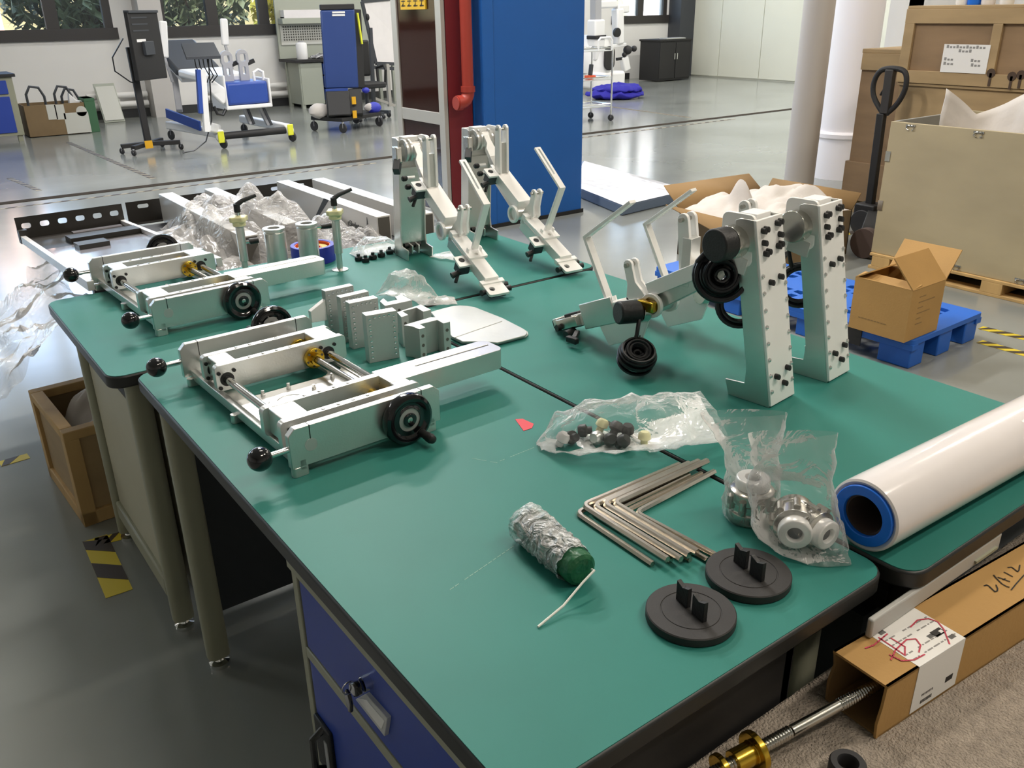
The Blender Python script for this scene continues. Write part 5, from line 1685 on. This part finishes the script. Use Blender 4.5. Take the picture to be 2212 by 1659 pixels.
# black office chair between trolley and whiteboard
Y = 12.5
o = ay(792, 205, Y)
t = thing('office_chair', 'black office chair with arm rests behind the board trolley', 'chair', (o.x, Y, 0))
def bp(u, v, y=Y):
    p = ay(u, v, y)
    return V((p.x - o.x, y - Y, p.z))
s = bp(790, 182)
B().prism(rrect(-.25, .25, -.24, .24, .08), s.z - .05, s.z + .03).obj('seat', 'black_matte', t, .02)
B().box(-.22, .22, .2, .26, s.z + .1, s.z + .62).obj('backrest', 'black_matte', t, .03)
for x in (-.28, .28):
    B().tube([(x, .12, s.z), (x, .14, s.z + .22), (x, -.1, s.z + .26), (x, -.14, s.z + .2), (x, -.1, s.z - .02)], .022, 8).obj('armrest', 'black_matte', t)
B().cyl((0, 0, .1), (0, 0, s.z - .05), .03, n=12).obj('gas_column', 'dark_grey', t)
for k in range(5):
    a = k * 2 * pi / 5
    l = B().bar((0, 0, .11), (cos(a) * .27, sin(a) * .27, .08), .045, .035).obj('star_leg', 'dark_grey', t)
    caster(t, cos(a) * .27, sin(a) * .27, .07, .03)
# blue cabinet at the left picture edge
Y = 13.6
p = ay(50, 290, Y)
t = thing('tool_cabinet', 'blue tool cabinet with grey frame at the far left edge', 'cabinet', (p.x, Y, 0))
B().box(-.9, .02, 0, .6, .08, .82).obj('carcass', 'frame_beige', t, .004)
B().box(-.9, -.06, -.02, 0, .12, .58).obj('door', 'drawer_blue', t, .006)
B().box(-.9, -.06, -.02, 0, .61, .78).obj('drawer', 'drawer_blue', t, .006)
B().box(-.92, .06, -.04, .62, .82, .86).obj('worktop', 'black_matte', t, .004)
for x in (-.85, -.03):
    B().box(x - .03, x + .03, .03, .09, 0, .08).obj('foot', 'frame_beige', t)
# carton with things near the left wall
Y = 13.9
p, q_ = ay(62, 280, Y), ay(192, 278, Y)
t = thing('carton', 'brown carton full of white loops near the left wall', 'cardboard box', ((p.x + q_.x) / 2, Y, 0))
hw = (q_.x - p.x) / 2
hc = ay(120, 225, Y).z
B().box(-hw, hw, 0, .01, 0, hc).box(-hw, hw, .5, .51, 0, hc).box(-hw, -hw + .01, .01, .5, 0, hc).box(hw - .01, hw, .01, .5, 0, hc).box(-hw, hw, 0, .5, 0, .01).obj('box_walls', 'carton_dull', t)
for (u, v, w_, h_) in ((112, 242, .06, .1), (130, 242, .06, .1), (168, 265, .16, .14)):
    c = ay(u, v, Y)
    B().box(c.x - t.location.x - w_, c.x - t.location.x + w_, -.004, -.001, c.z - h_, c.z + h_).obj('paper_label', 'peg', t)
c = ay(176, 240, Y)
B().cyl((c.x - t.location.x, -.004, c.z), (c.x - t.location.x, -.001, c.z), .07, n=18).obj('round_label', 'peg', t)
for i, (u, v) in enumerate(((74, 205), (138, 205), (158, 212))):
    c = ay(u, v, Y + .25)
    o_ = B().tube([(-.12, 0, -.14), (-.12, 0, .02), (-.06, 0, .12), (.05, 0, .10), (.10, 0, -.02), (.10, 0, -.14)], .018, 7).obj('loop', 'dark_grey')
    o_.location = (c.x, Y + .12 + .14 * i, max(c.z, .16) if c.z > .16 else .3)
    o_['group'] = 'loops in the left carton'
    tag(o_, ('dark plastic loop at the left end of the far carton', 'dark plastic loop in the middle of the far carton, tallest', 'dark plastic loop at the right end of the far carton')[i], 'strap', 'loops in the left carton')
c = ay(162, 218, Y + .2)
o_ = B().prism([(-.10, 0), (.14, 0), (.14, .18), (.02, .20), (-.06, .30)], -.05, .05, XZ(0)).obj('white_pack', 'med_white', None, .01)
o_.location = (c.x, Y + .25, max(.0, hc - .2) + .02)
tag(o_, 'white wedge shaped pack sticking out of the far carton', 'pack')
# green upright box and pale leaning board
p = ay(203, 262, 13.9)
t = thing('green_box', 'narrow green box standing right of the far carton', 'box', (p.x, 13.95, 0))
hg = ay(197, 212, 13.95).z
B().box(-.07, .07, 0, .4, 0, hg).obj('body', 'green_box', t, .004)
B().box(-.072, .072, -.002, .402, hg - .04, hg).obj('lid', 'green_box', t, .003)
p0, p1 = ay(200, 182, 15.35), ay(258, 250, 15.35)
t = thing('leaning_board', 'pale green board leaning on wall above the heating pipes', 'board', ((p0.x + p1.x) / 2, 15.04, 0.0))
hw = (p1.x - p0.x) / 2
B().bar((0, .0, .0), (0, .30, p0.z), hw * 2, .02, (0, 1, 0)).obj('board', 'pale_green', t, .003)
B().bar((0, .0, .03), (0, .27, p0.z - .04), hw * 1.8, .024, (0, 1, 0)).obj('board_face', 'peg', t, .003)

# ================================================================== BACK RIGHT
# white surgical robot
Y = 13.6
o = ay(1305, 192, Y)
t = thing('medical_robot', 'white medical robot arm unit with black joints behind the steel trolley', 'medical machine', (o.x, Y, 0))
def bp(u, v, y=Y):
    p = ay(u, v, y)
    return V((p.x - o.x, y - Y, p.z))
zb = .25
def blob(name, m, c, sx, sy, sz, bev=.03):
    return B().box(c.x - sx, c.x + sx, c.y - sy, c.y + sy, c.z - sz, c.z + sz).obj(name, m, t, bev, seg=3)
blob('base_unit', 'med_white', V((-.02, .2, .22)), .42, .4, .16, .06)
for dx in (-.36, .32):
    for dy in (-.2, .4):
        caster(t, dx, dy, .06, .035)
B().lathe([(.001, .36), (.38, .36), (.40, .5), (.36, .70), (.28, .95), (.22, 1.05), (.001, 1.05)], T(-.1, .2, 0), 28).obj('body_shell', 'med_white', t)
a = bp(1300, 125)
B().prism(rrect(-.13, .13, -.22, .22, .12, 6), -.02, .02, T(a.x, -.22, a.z) @ rotm(pi / 2, 'X')).obj('black_mask', 'black_matte', t, .01)
B().bar(bp(1287, 130), bp(1288, 42), .26, .24, (0, 1, 0)).obj('left_column', 'med_white', t, .03)
B().bar(bp(1287, 48), bp(1287, -40), .16, .16, (0, 1, 0)).obj('left_neck', 'med_grey', t, .01)
B().bar(bp(1287, 84) + V((0, -.02, 0)), bp(1287, 76) + V((0, -.02, 0)), .28, .27, (0, 1, 0)).obj('black_band', 'black_matte', t, .01)
B().bar(bp(1336, 95), bp(1334, 18), .17, .2, (0, 1, 0)).obj('right_column', 'med_white', t, .03)
B().bar(bp(1330, 20), bp(1355, 18), .16, .16).obj('right_arm', 'med_white', t, .03)
B().bar(bp(1290, 10), bp(1330, 8), .14, .14).obj('cross_arm', 'med_white', t, .03)
p = bp(1323, 70)
B().cyl(p + V((0, -.16, 0)), p + V((0, -.10, 0)), .085, n=24).obj('black_joint', 'black_rub', t, .006)
B().bar(bp(1318, 100), bp(1350, 96), .1, .06).obj('wrist_bracket', 'med_white', t, .01)
for (u, v, r) in ((1352, 108, .09), (1366, 105, .06), (1345, 118, .05)):
    B().sph(bp(u, v) + V((0, -.05, 0)), r, 14).obj('wrist_joint', 'black_matte', t)
B().bar(bp(1347, 122), bp(1353, 152), .16, .12, (0, 1, 0)).obj('tool_head', 'med_white', t, .02)
B().bar(bp(1332, 128), bp(1346, 126), .05, .05).obj('wrist_link', 'black_matte', t)
# steel trolley
Y = 9.9
o = ay(1295, 250, Y)
t = thing('steel_trolley', 'three tier steel trolley right of the blue column', 'trolley', (o.x, Y, 0))
x1 = ay(1324, 105, Y).x - o.x
x0 = x1 - .62
for (x, y) in ((x0, 0), (x1, 0), (x0, .45), (x1, .45)):
    B().cyl((x, y, .1), (x, y, 1.02), .014, n=12).obj('post', 'chrome', t)
    caster(t, x, y, .11, .045)
zz = [ay(1322, v, Y).z for v in (108, 170, 228)]
for z in zz:
    B().box(x0, x1, 0, .45, z - .012, z).obj('shelf', 'alu', t, .002)
    sr = B()
    for (a, b) in (((x0, 0), (x1, 0)), ((x0, .45), (x1, .45)), ((x0, 0), (x0, .45)), ((x1, 0), (x1, .45))):
        sr.cyl((*a, z + .03), (*b, z + .03), .008, n=8)
    sr.obj('shelf_rail', 'chrome', t)
B().tube([(x1 - .28, 0, zz[0]), (x1 - .28, 0, zz[0] + .13), (x1 - .24, 0, zz[0] + .17), (x1 - .06, 0, zz[0] + .17), (x1 - .02, 0, zz[0] + .13), (x1 - .02, 0, zz[0])], .016, 8).obj('push_handle', 'med_white', t)
c = ay(1275, 158, Y + .2)
tt = thing('drill', 'grey and orange hand tool on the steel trolley middle shelf', 'hand tool', (c.x, Y + .2, zz[1] + .001))
B().box(-.07, .07, -.05, .05, 0, .05).obj('base', 'orange', tt, .006)
B().bar((0, 0, .05), (.02, 0, .2), .05, .05, (0, 1, 0)).obj('body', 'dark_grey', tt, .008)
c = ay(1308, 165, Y + .2)
tt = thing('paper_stack', 'white papers on the steel trolley middle shelf', 'papers', (x1 + o.x - .16, Y + .22, zz[1] + .001))
B().box(-.09, .09, -.1, .1, 0, .02).obj('sheets', 'white_paper', tt)
B().box(-.085, .08, -.095, .09, .02, .025, rotm(.1, 'Z')).obj('top_sheet', 'white_paper', tt)
# black low cabinet
Y = 14.45
pa, pb_ = ay(1421, 176, Y), ay(1488, 169, Y)
t = thing('black_cabinet', 'low black cabinet in the far right corner', 'cabinet', ((pa.x + pb_.x) / 2, Y, 0))
hw = (pb_.x - pa.x) / 2
hh = ay(1430, 90, Y).z
B().box(-hw, hw, 0, .6, .02, hh).obj('carcass', 'black_matte', t, .004)
B().box(-hw - .02, hw + .02, -.02, .62, hh, hh + .04).obj('top', 'black_matte', t, .004)
for k in range(2):
    d = B().box(-hw + .01 + k * hw, -.01 + k * hw, -.02, 0, .06, hh - .03).obj('door', 'black_matte', t, .004)
    B().box(-.05 + k * hw * .16, -.03 + k * hw * .16, -.04, -.02, hh * .55, hh * .7).obj('door_handle', 'chrome', d)
tt = thing('keyboard', 'grey flat tray on top of the low black cabinet', 'tray', (t.location.x + .05, Y + .15, hh + .041))
B().box(-.3, .3, -.12, .12, 0, .02).obj('tray', 'alu', tt, .003)
B().box(-.28, .28, -.1, .1, .02, .026).obj('tray_rim', 'med_grey', tt)
# blue quilt bundle on the floor
pa, pb_ = at(1268, 215, 0), at(1392, 212, 0)
t = thing('blue_mat', 'folded royal blue quilt lying on the floor behind the steel trolley', 'quilt', ((pa.x + pb_.x) / 2, (pa.y + pb_.y) / 2, 0), math.atan2(pb_.y - pa.y, pb_.x - pa.x))
hl = (pb_ - pa).length / 2
for k in range(2):
    b_ = B().sph((0.05 * k, .1, .08 + k * .08), 1, 48, (hl * (1 - .12 * k), .42 - .06 * k, .085))
    b_.v = [(p[0] + .05 * wob(*p, 4 + k, 6), p[1] + .05 * wob(*p, 5 + k, 6), max(0, p[2] + .05 * wob(*p, 2 + k, 6) + .02 * wob(*p, 8, 16))) for p in b_.v]
    b_.obj('fold', 'cloth_blue', t)
# foil covered mattress slab
c = [at(1262, 348, .10), at(1487, 408, .10), at(1345, 437, .10), at(1240, 388, .10)]
cc = sum(c, V()) / 4
t = thing('foil_mat', 'foil covered slab lying on the floor right of the blue column', 'mat', (cc.x, cc.y, 0))
po = [at(1200, 338, .10), at(1262, 345, .10), at(1490, 407, .10), at(1345, 440, .10), at(1235, 396, .10)]
po = [(p.x - cc.x, p.y - cc.y) for p in po]
area2 = sum(po[i][0] * po[(i + 1) % 5][1] - po[(i + 1) % 5][0] * po[i][1] for i in range(5))
B().prism(po, 0, .085).obj('slab', 'mat_side', t, .01)
def foilf(u, v):
    a = V((*po[1], 0)).lerp(V((*po[2], 0)), u)
    b = V((*po[4], 0)).lerp(V((*po[3], 0)), u)
    p = a.lerp(b, v) if True else a
    e = min(1, 8 * min(u, 1 - u, v, 1 - v))
    return V((p.x, p.y, .088 + e * (.012 * abs(wob(p.x, p.y, 0, 6, 7)) + .012 * wob(p.x, p.y, 0, 7, 3) + .01)))
crumple(60, 50, foilf, 'foil_sheet', 'foil', t)
# ================================================================== RIGHT: CRATES, PALLET TRUCK, CARTON
def crate(label, loc_, L, D, H, m, group=None, battens=True, top=True, mb=None):
    """x = 0 is the face towards the benches; L runs along y"""
    t = thing('wooden_crate', label, 'crate', loc_, 0)
    mb = mb or m
    w_ = .05
    B().box(.012, D, .012, L - .012, .0, H - .02).obj('plywood_body', m, t)
    B().box(0, D + .01, 0, L, H - .02, H).obj('lid', mb, t, .003)
    if battens:
        for (ya, yb, za, zb_) in ((0, L, H - .11, H - .02), (0, L, 0, .08), (0, .07, .08, H - .11), (L - .07, L, .08, H - .11), (L * .72, L * .72 + .06, .08, H - .11), (L * .36, L * .36 + .06, .08, H - .11)):
            B().box(-.008, .014, ya, yb, za, zb_).obj('batten', mb, t, .002)
        B().box(.0, D, L - .014, L + .006, H - .11, H - .02).box(.0, D, L - .014, L + .006, 0, .08).obj('end_batten', mb, t, .002)
    return t
# tall crate standing beside the pillar
ct = thing('wooden_crate', 'tall brown plywood crate standing next to the grey column', 'crate', (6.40, 3.62, 0))
Ht = ax(1865, 105, 6.4).z
B().box(.0, .85, 0, .49, .1, Ht - .03).obj('plywood_body', 'wood_crate', ct)
B().box(-.012, .87, -.0, .50, Ht - .03, Ht).obj('lid', 'wood_tan', ct, .003)
B().box(-.02, .01, 0, .49, Ht - .15, Ht - .03).obj('batten', 'wood_tan', ct, .002)
B().box(-.025, .86, -.0, .51, .1, .40).obj('skirt_board', 'wood_crate', ct, .003)
for y in (.0, .38):
    B().box(.0, .85, y, y + .1, 0, .1).obj('skid', 'wood_tan', ct)
# lower and upper crates
z_up = ax(1955, 178, 6.0).z
lc = crate('tan plywood crate under the labelled crate by the wall', (6.0, 1.2, 0), 2.36, .95, z_up, 'wood_tan', battens=False)
yl = ax(1962, 15, 6.0).y
uc = crate('upper wooden crate with a white label sheet, stacked by the wall', (6.0, 1.2, z_up + .001), yl - 1.2, .9, ax(1962, 13, 6.0).z - z_up, 'wood_crate', mb='wood_tan')
def onc(u, v):
    p = ax(u, v, 5.985)
    return p - uc.location
a, b = onc(2040, 95), onc(2128, 160)
lb2 = B().box(-.012, -.009, b.y, a.y, b.z, a.z).obj('label_sheet', 'white_paper', uc)
pr_ = B()
for (fy, fz, ln) in ((.06, .86, .86), (.34, .72, .30), (.05, .42, .22), (.64, .40, .22), (.05, .26, .24), (.66, .24, .22)):
    n = max(2, int(ln * 14))
    for k in range(n):
        y = a.y - (a.y - b.y) * (fy + ln * k / n)
        z = b.z + (a.z - b.z) * fz
        wv = (a.y - b.y) * ln / n * .7
        pr_.box(-.0126, -.012, y - wv, y, z, z + .012 * (1 if k % 3 else 1.6))
pr_.obj('print_lines', 'ink_grey', lb2)
for (u, v) in ((2140, 158), (2185, 165), (2205, 162)):
    p = onc(u, v)
    mk = B().cyl((-.012, p.y, p.z), (-.009, p.y, p.z), .028, n=12).box(-.012, -.009, p.y - .008, p.y + .008, p.z - .08, p.z)
    mk.obj('stencil_mark', 'clay_mark', uc)
# bottles on the upper crate
ztop = ax(1962, 13, 6.0).z + .002
for i, (u, m, lab, cat) in enumerate(((2085, 'med_white', 'clear bottle on top of the upper crate, left one', 'bottle'), (2110, 'blue_roll', 'blue capped jar on top of the upper crate', 'jar'), (2140, 'film_roll', 'white printed tub on top of the upper crate', 'tub'), (2180, 'med_white', 'white can on top of the upper crate, right one', 'can'))):
    p = ax(u, 5, 6.15)
    tt = thing(cat, lab, cat, (6.12, p.y, ztop))
    B().lathe([(.001, 0), (.04, 0), (.043, .01), (.043, .12), (.03, .15), (.02, .16), (.001, .16)], n=18).obj('body', m, tt)
    B().cyl((0, 0, .16), (0, 0, .185), .021, n=14).obj('cap', 'blue_roll' if i != 1 else 'med_white', tt)
# cream plywood crate with open top and foam sheet
zc, zbm = .905, .10
xl = 5.06
cc_ = thing('wooden_crate', 'cream plywood crate with open top on a wooden pallet', 'crate', (xl, 1.55, zbm))
Lc = 3.005 - 1.55
Hc = zc - zbm
B().box(0, .02, 0, Lc, 0, Hc).obj('front_panel', 'ply_cream', cc_, .002)
B().box(.02, .9, Lc - .018, Lc, 0, Hc).obj('end_panel', 'ply_end', cc_, .002)
B().box(.88, .9, 0, Lc - .018, 0, Hc).obj('back_panel', 'ply_cream', cc_, .002)
B().box(.02, .88, 0, .018, 0, Hc).obj('end_panel', 'ply_cream', cc_, .002)
B().box(.02, .88, .018, Lc - .018, 0, .02).obj('floor_panel', 'ply_cream', cc_)
def clip(u, v, z):
    p = ax(u, v, xl - .001) - cc_.location
    g = B()
    for s in (-1, 1):
        g.tube([(-.004, p.y + s * .006, z), (-.006, p.y + s * .02, z - .004), (-.006, p.y + s * .024, z - .02), (-.004, p.y + s * .01, z - .028)], .003, 6)
    g.box(-.004, 0, p.y - .03, p.y + .03, z - .006, z + .004).obj('spring_clip', 'steel', cc_)
for (u, v) in ((1967, 275), (2115, 285)):
    clip(u, v, Hc - .012)
for (u, v) in ((2060, 598), (2196, 640)):
    clip(u, v, .03)
for z in (.6, .3):
    B().box(-.004, 0, Lc - .03, Lc + .002, z - .03, z + .03).obj('corner_clip', 'steel', cc_)
pw_ = thing('wooden_pallet', 'rough wooden pallet under the cream crate', 'pallet', (xl - .02, 1.5, 0))
for k, y in enumerate((.0, .66, 1.36)):
    B().box(0, .92, y, y + .12, .018, .082).obj('block', 'wood_light', pw_, .002)
for x in (0, .42, .82):
    B().box(x, x + .1, 0, 1.5, 0, .018).obj('bottom_board', 'wood_light', pw_, .002)
for x in (0, .2, .4, .6, .8):
    B().box(x, x + .12, 0, 1.5, .082, .099).obj('top_board', 'wood_light', pw_, .002)
# foam sheet sticking out of the cream crate
f0, f1, f2, f3, f4 = [ax(u, v, 5.25) for (u, v) in ((2036, 280), (2040, 190), (2060, 235), (2195, 180), (2215, 230))]
t = thing('foam_sheet', 'white foam sheet sticking out of the cream crate', 'foam sheet', (5.25, f0.y, .85))
def ff(u, v):
    y = f0.y + (f4.y - .25 - f0.y) * u
    top = [f1.z, f2.z - .03, f2.z + .04, f3.z - .03, f3.z + .02, f4.z - .02]
    q = u * 5
    i = min(int(q), 4)
    z1 = top[i] + (top[i + 1] - top[i]) * (q - i)
    z = .35 + (z1 - .35) * v
    x = 5.22 + .10 * sin(u * 7) * v + .22 * v * v * (u > .2) * min(1, (u - .2) * 3) + .03 * wob(u, v, 0, 9, 5)
    return V((x - 5.25, y - f0.y, z - .85))
o_ = crumple(40, 16, ff, 'sheet', 'foam_white', t)
sm = o_.modifiers.new('solid', 'SOLIDIFY')
sm.thickness = .012
# pallet truck
def smooth(p, n=4):
    out = []
    for i in range(len(p) - 1):
        a, b, c, d = p[max(i - 1, 0)], p[i], p[i + 1], p[min(i + 2, len(p) - 1)]
        for k in range(n):
            f = k / n
            out.append(.5 * (2 * b + (c - a) * f + (2 * a - 5 * b + 4 * c - d) * f * f + (3 * b - a - 3 * c + d) * f ** 3))
    return out + [p[-1]]
jk = thing('pallet_truck', 'dark pallet truck with loop handle behind the cream crate', 'pallet truck', (5.85, 3.55, 0))
def jp(u, v, x=5.85):
    return ax(u, v, x) - jk.location
h0 = jp(1905, 245)
hbot = jp(1876, 470)
B().bar(hbot, h0, .055, .05, (1, 0, 0)).obj('tiller_shaft', 'black_matte', jk, .006)
hp = smooth([jp(*q) for q in ((1908, 246), (1890, 215), (1886, 190), (1893, 165), (1908, 150), (1935, 148), (1955, 156), (1958, 180), (1950, 205), (1935, 228), (1915, 246))])
B().tube(hp, .018, 10).obj('loop_handle', 'black_matte', jk)
B().bar(jp(1912, 245), jp(1925, 150), .06, .05, (1, 0, 0)).obj('handle_spine', 'dark_frame', jk, .005)
B().tube([jp(1918, 180), jp(1905, 200), jp(1902, 206)], .008, 6).obj('release_lever', 'black_matte', jk)
B().box(hbot.x - .08, hbot.x + .08, hbot.y - .08, hbot.y + .08, .10, .22).obj('pump_body', 'black_matte', jk, .01)
for s in (-.07, .07):
    B().cyl((hbot.x + s - .02, hbot.y - .0, .09), (hbot.x + s + .02, hbot.y, .09), .09, n=22).obj('steer_wheel', 'rubber', jk, .004)
for y in (-.25, -.65):
    pass
wq = at(1870, 528, .09)
B().cyl((wq.x - 5.85 - .03, wq.y - 3.55, .10), (wq.x - 5.85 + .03, wq.y - 3.55, .10), .10, n=24).obj('load_wheel', 'film_core', jk, .004)
B().bar((hbot.x, hbot.y - .05, .16), (wq.x - 5.85, wq.y - 3.55, .12), .10, .06).obj('fork_arm', 'black_matte', jk, .006)
# blue plastic pallet
zpal = .145
bx0, by0 = 3.66, 1.895
bpL, bpW = 1.62, .64
t = thing('plastic_pallet', 'blue plastic pallet under the open carton', 'pallet', (bx0, by0, 0), radians(1))
hs = []
for i in range(7):
    for j in range(2):
        cx_, cy_ = .10 + j * .30, .10 + i * .21
        for k in range(4):
            a = k * pi / 2
            pts = [(0.012, .03), (.075, .012), (.075, .06), (.06, .075), (.012, .075)]
            ca, sa = cos(a), sin(a)
            hs.append([(cx_ + .085 + (x * ca - y * sa) * .9, cy_ + .085 + (x * sa + y * ca) * .9) for x, y in pts])
plate('deck', rrect(0, bpW, 0, bpL, .02), hs, .025, T(0, 0, zpal - .025), 'pallet_blue', t, .003)
for y in (0.0, .46, .98, 1.44):
    for x in (0.01, .26, .51):
        B().box(x, x + .12, y + .01, y + .17, 0, zpal - .025).obj('block', 'pallet_blue', t, .006)
for x in (0.0, .59):
    B().box(x, x + .05, .0, bpL, zpal - .055, zpal - .024).obj('edge_beam', 'pallet_blue', t, .003)
lx_ = ax(1843, 770, bx0) - t.location
B().box(-.004, .0, lx_.y - .03, lx_.y + .05, .045, .125).obj('black_tag', 'black_matte', t)
# open carton on the pallet
zc0 = zpal + .002
A2, L2_, R2 = at(1952, 741, zc0), at(1833, 715, zc0), at(2023, 712, zc0)
t = thing('open_carton', 'open brown cardboard carton with raised flaps on the blue pallet', 'cardboard box', (A2.x, A2.y, zc0))
ex2 = (R2 - A2)
ey2 = (L2_ - A2)
ex2.z = ey2.z = 0
W2 = ex2.length * 1.0
dx_ = ex2.normalized()
dy_ = V((-dx_.y, dx_.x, 0))
if dy_.dot(ey2) < 0:
    dy_ = -dy_
D2 = ey2.length * 1.12
H2 = .245
Mc = Matrix(((dx_.x, dy_.x, 0, 0), (dx_.y, dy_.y, 0, 0), (0, 0, 1, 0), (0, 0, 0, 1)))
tk = .006
for nm, q in (('front_wall', (0, tk, 0, D2, 0, H2)), ('side_wall', (tk, W2, 0, tk, 0, H2)), ('back_wall', (W2 - tk, W2, tk, D2, 0, H2)), ('far_wall', (tk, W2 - tk, D2 - tk, D2, 0, H2)), ('bottom', (tk, W2 - tk, tk, D2 - tk, 0, tk))):
    B().box(*q, Mc).obj(nm, 'cardboard', t)
def flap(p, q, e, name):
    """flap hinged on p-q, opened along e"""
    p, q, e = Mc @ V(p), Mc @ V(q), Mc @ V(e)
    n_ = (q - p).cross(e).normalized() * .003
    vs = [p - n_, q - n_, q + e - n_, p + e - n_, p + n_, q + n_, q + e + n_, p + e + n_]
    B().add(vs, [(0, 3, 2, 1), (4, 5, 6, 7), (0, 1, 5, 4), (1, 2, 6, 5), (2, 3, 7, 6), (3, 0, 4, 7)]).obj(name, 'cardboard', t)
flap((0, 0, H2), (0, D2, H2), (.075, 0, .012), 'flap')
flap((0, 0, H2), (W2, 0, H2), (-.02, .10, .13), 'flap')
flap((W2, 0, H2), (W2, D2, H2), (.10, .0, .12), 'flap')
flap((0, D2, H2), (W2, D2, H2), (.0, -.07, .04), 'flap')
mk = B()
rd = random.Random(8)
for k in range(6):
    z = .20 - k * .026
    mk.box(W2 * .25, W2 * (.25 + .4 * rd.random() + .1), -.0008, .0002, z, z + .005, Mc)
for k in range(9):
    y = D2 * .35 + k * .016
    mk.box(-.0008, .0002, y, y + .012, .06, .065, Mc)
mk.obj('printed_marks', 'cardboard_dark', t)
for k in range(4):
    x = tk + .05 + k * .05
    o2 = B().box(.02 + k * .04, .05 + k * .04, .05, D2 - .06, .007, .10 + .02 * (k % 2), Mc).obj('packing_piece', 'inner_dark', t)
# big carton full of foam wrap behind the motorised legs
X3, Y3 = 4.76, 3.58
t = thing('foam_carton', 'brown carton overflowing with white foam wrap behind the motorised legs', 'cardboard box', (X3, Y3, 0))
c0 = [at(1455, 560, .1), at(1560, 575, .1)]
Hf = .30
sx_, sy_ = .85, .75
fx_ = (-.42, .46, -.30, .42)
B().box(fx_[0], fx_[0] + .008, fx_[2], fx_[3], 0, Hf).obj('front_wall', 'carton_dull', t)
B().box(fx_[0], fx_[1], fx_[2], fx_[2] + .008, 0, Hf).obj('side_wall', 'carton_dull', t)
B().box(fx_[1] - .008, fx_[1], fx_[2], fx_[3], 0, Hf).obj('back_wall', 'carton_dull', t)
B().box(fx_[0], fx_[1], fx_[3] - .008, fx_[3], 0, Hf).obj('far_wall', 'carton_dull', t)
B().add([(fx_[0], fx_[2], Hf), (fx_[0], fx_[3], Hf), (fx_[0] - .16, fx_[3] - .02, Hf + .06), (fx_[0] - .12, fx_[2] + .02, Hf - .12)], [(0, 1, 2, 3)]).obj('flap', 'cardboard_dark', t)
B().add([(fx_[1], fx_[2], Hf), (fx_[1], fx_[3], Hf), (fx_[1] + .08, fx_[3], Hf + .10), (fx_[1] + .08, fx_[2], Hf + .10)], [(0, 1, 2, 3)]).obj('flap', 'cardboard_dark', t)
B().add([(fx_[0], fx_[3], Hf), (fx_[1], fx_[3], Hf), (fx_[1], fx_[3] + .16, Hf + .12), (fx_[0], fx_[3] + .16, Hf + .14)], [(0, 1, 2, 3)]).obj('flap', 'cardboard_dark', t)
for f in t.children:
    if f.name.startswith('flap'):
        s_ = f.modifiers.new('solid', 'SOLIDIFY')
        s_.thickness = .007
t2 = thing('foam_wrap', 'white foam wrap bulging out of the brown carton, with a standing peak', 'foam sheet', (X3, Y3, Hf - .02))
def fo(u, v):
    x, y = (u - .5) * .86, (v - .5) * .72 + .06
    e = (1 - (2 * u - 1) ** 6) * (1 - (2 * v - 1) ** 6)
    z = .02 + .10 * e * (.8 + .9 * wob(x, y, 0, 31, 4)) + .05 * abs(wob(x, y, 0, 32, 9)) * e
    z += .20 * math.exp(-((x + .24) / .045) ** 2 - ((y - .06) / .09) ** 2) + .05 * math.exp(-((x - .2) / .2) ** 2 - ((y + .1) / .2) ** 2)
    return V((x, y, z))
crumple(56, 48, fo, 'foam', 'foam_white', t2)
# small wooden crate at left on the floor
c_n, c_r, c_f = at(175, 1138, 0), at(245, 1120, 0), at(80, 1000, 0)
zw = .347
tl, tn = at(50, 845, zw), at(134, 938, zw)
t = thing('wooden_crate', 'small pine crate with bubble film inside at the left of the benches', 'crate', (tn.x, tn.y, 0), radians(3))
Wk_, Dk_ = .34, (tl - tn).length * 1.0
Hk = zw
b_ = .022
for (x, y) in ((0, 0), (Wk_ - .045, 0), (0, Dk_ - .045), (Wk_ - .045, Dk_ - .045)):
    B().box(x, x + .045, y, y + .045, .0, Hk - .03).obj('corner_post', 'wood_light', t, .002)
for (x0, x1, y0, y1) in ((0, Wk_, 0, .04), (0, Wk_, Dk_ - .04, Dk_), (0, .04, .04, Dk_ - .04), (Wk_ - .04, Wk_, .04, Dk_ - .04)):
    B().box(x0, x1, y0, y1, Hk - .032, Hk).obj('top_rail', 'wood_light', t, .003)
    B().box(x0, x1, y0, y1, 0, .05).obj('bottom_rail', 'wood_light', t, .003)
B().box(.012, .022, .02, Dk_ - .02, .03, Hk - .03).obj('side_panel', 'wood_tan', t)
B().box(.02, Wk_ - .02, .014, .024, .03, Hk - .03).obj('side_panel', 'wood_tan', t)
B().box(Wk_ - .022, Wk_ - .012, .02, Dk_ - .02, .03, Hk - .03).obj('side_panel', 'wood_tan', t)
B().box(.02, Wk_ - .02, Dk_ - .024, Dk_ - .014, .03, Hk - .03).obj('side_panel', 'wood_tan', t)
B().box(.02, Wk_ - .02, .02, Dk_ - .02, .02, .03).obj('floor_panel', 'wood_tan', t)
t2 = thing('bubble_film', 'crumpled white bubble film inside the small pine crate', 'packing film', (tn.x, tn.y, .10), radians(3))
def bf(u, v):
    x, y = .03 + u * (Wk_ - .06), .03 + v * (Dk_ - .06)
    e = (1 - (2 * u - 1) ** 4) * (1 - (2 * v - 1) ** 4)
    return V((x, y, e * (.20 + .10 * wob(x, y, 0, 41, 7)) + .03 * abs(wob(x, y, 0, 42, 20)) + .0))
crumple(36, 36, bf, 'film', 'foam_white', t2)
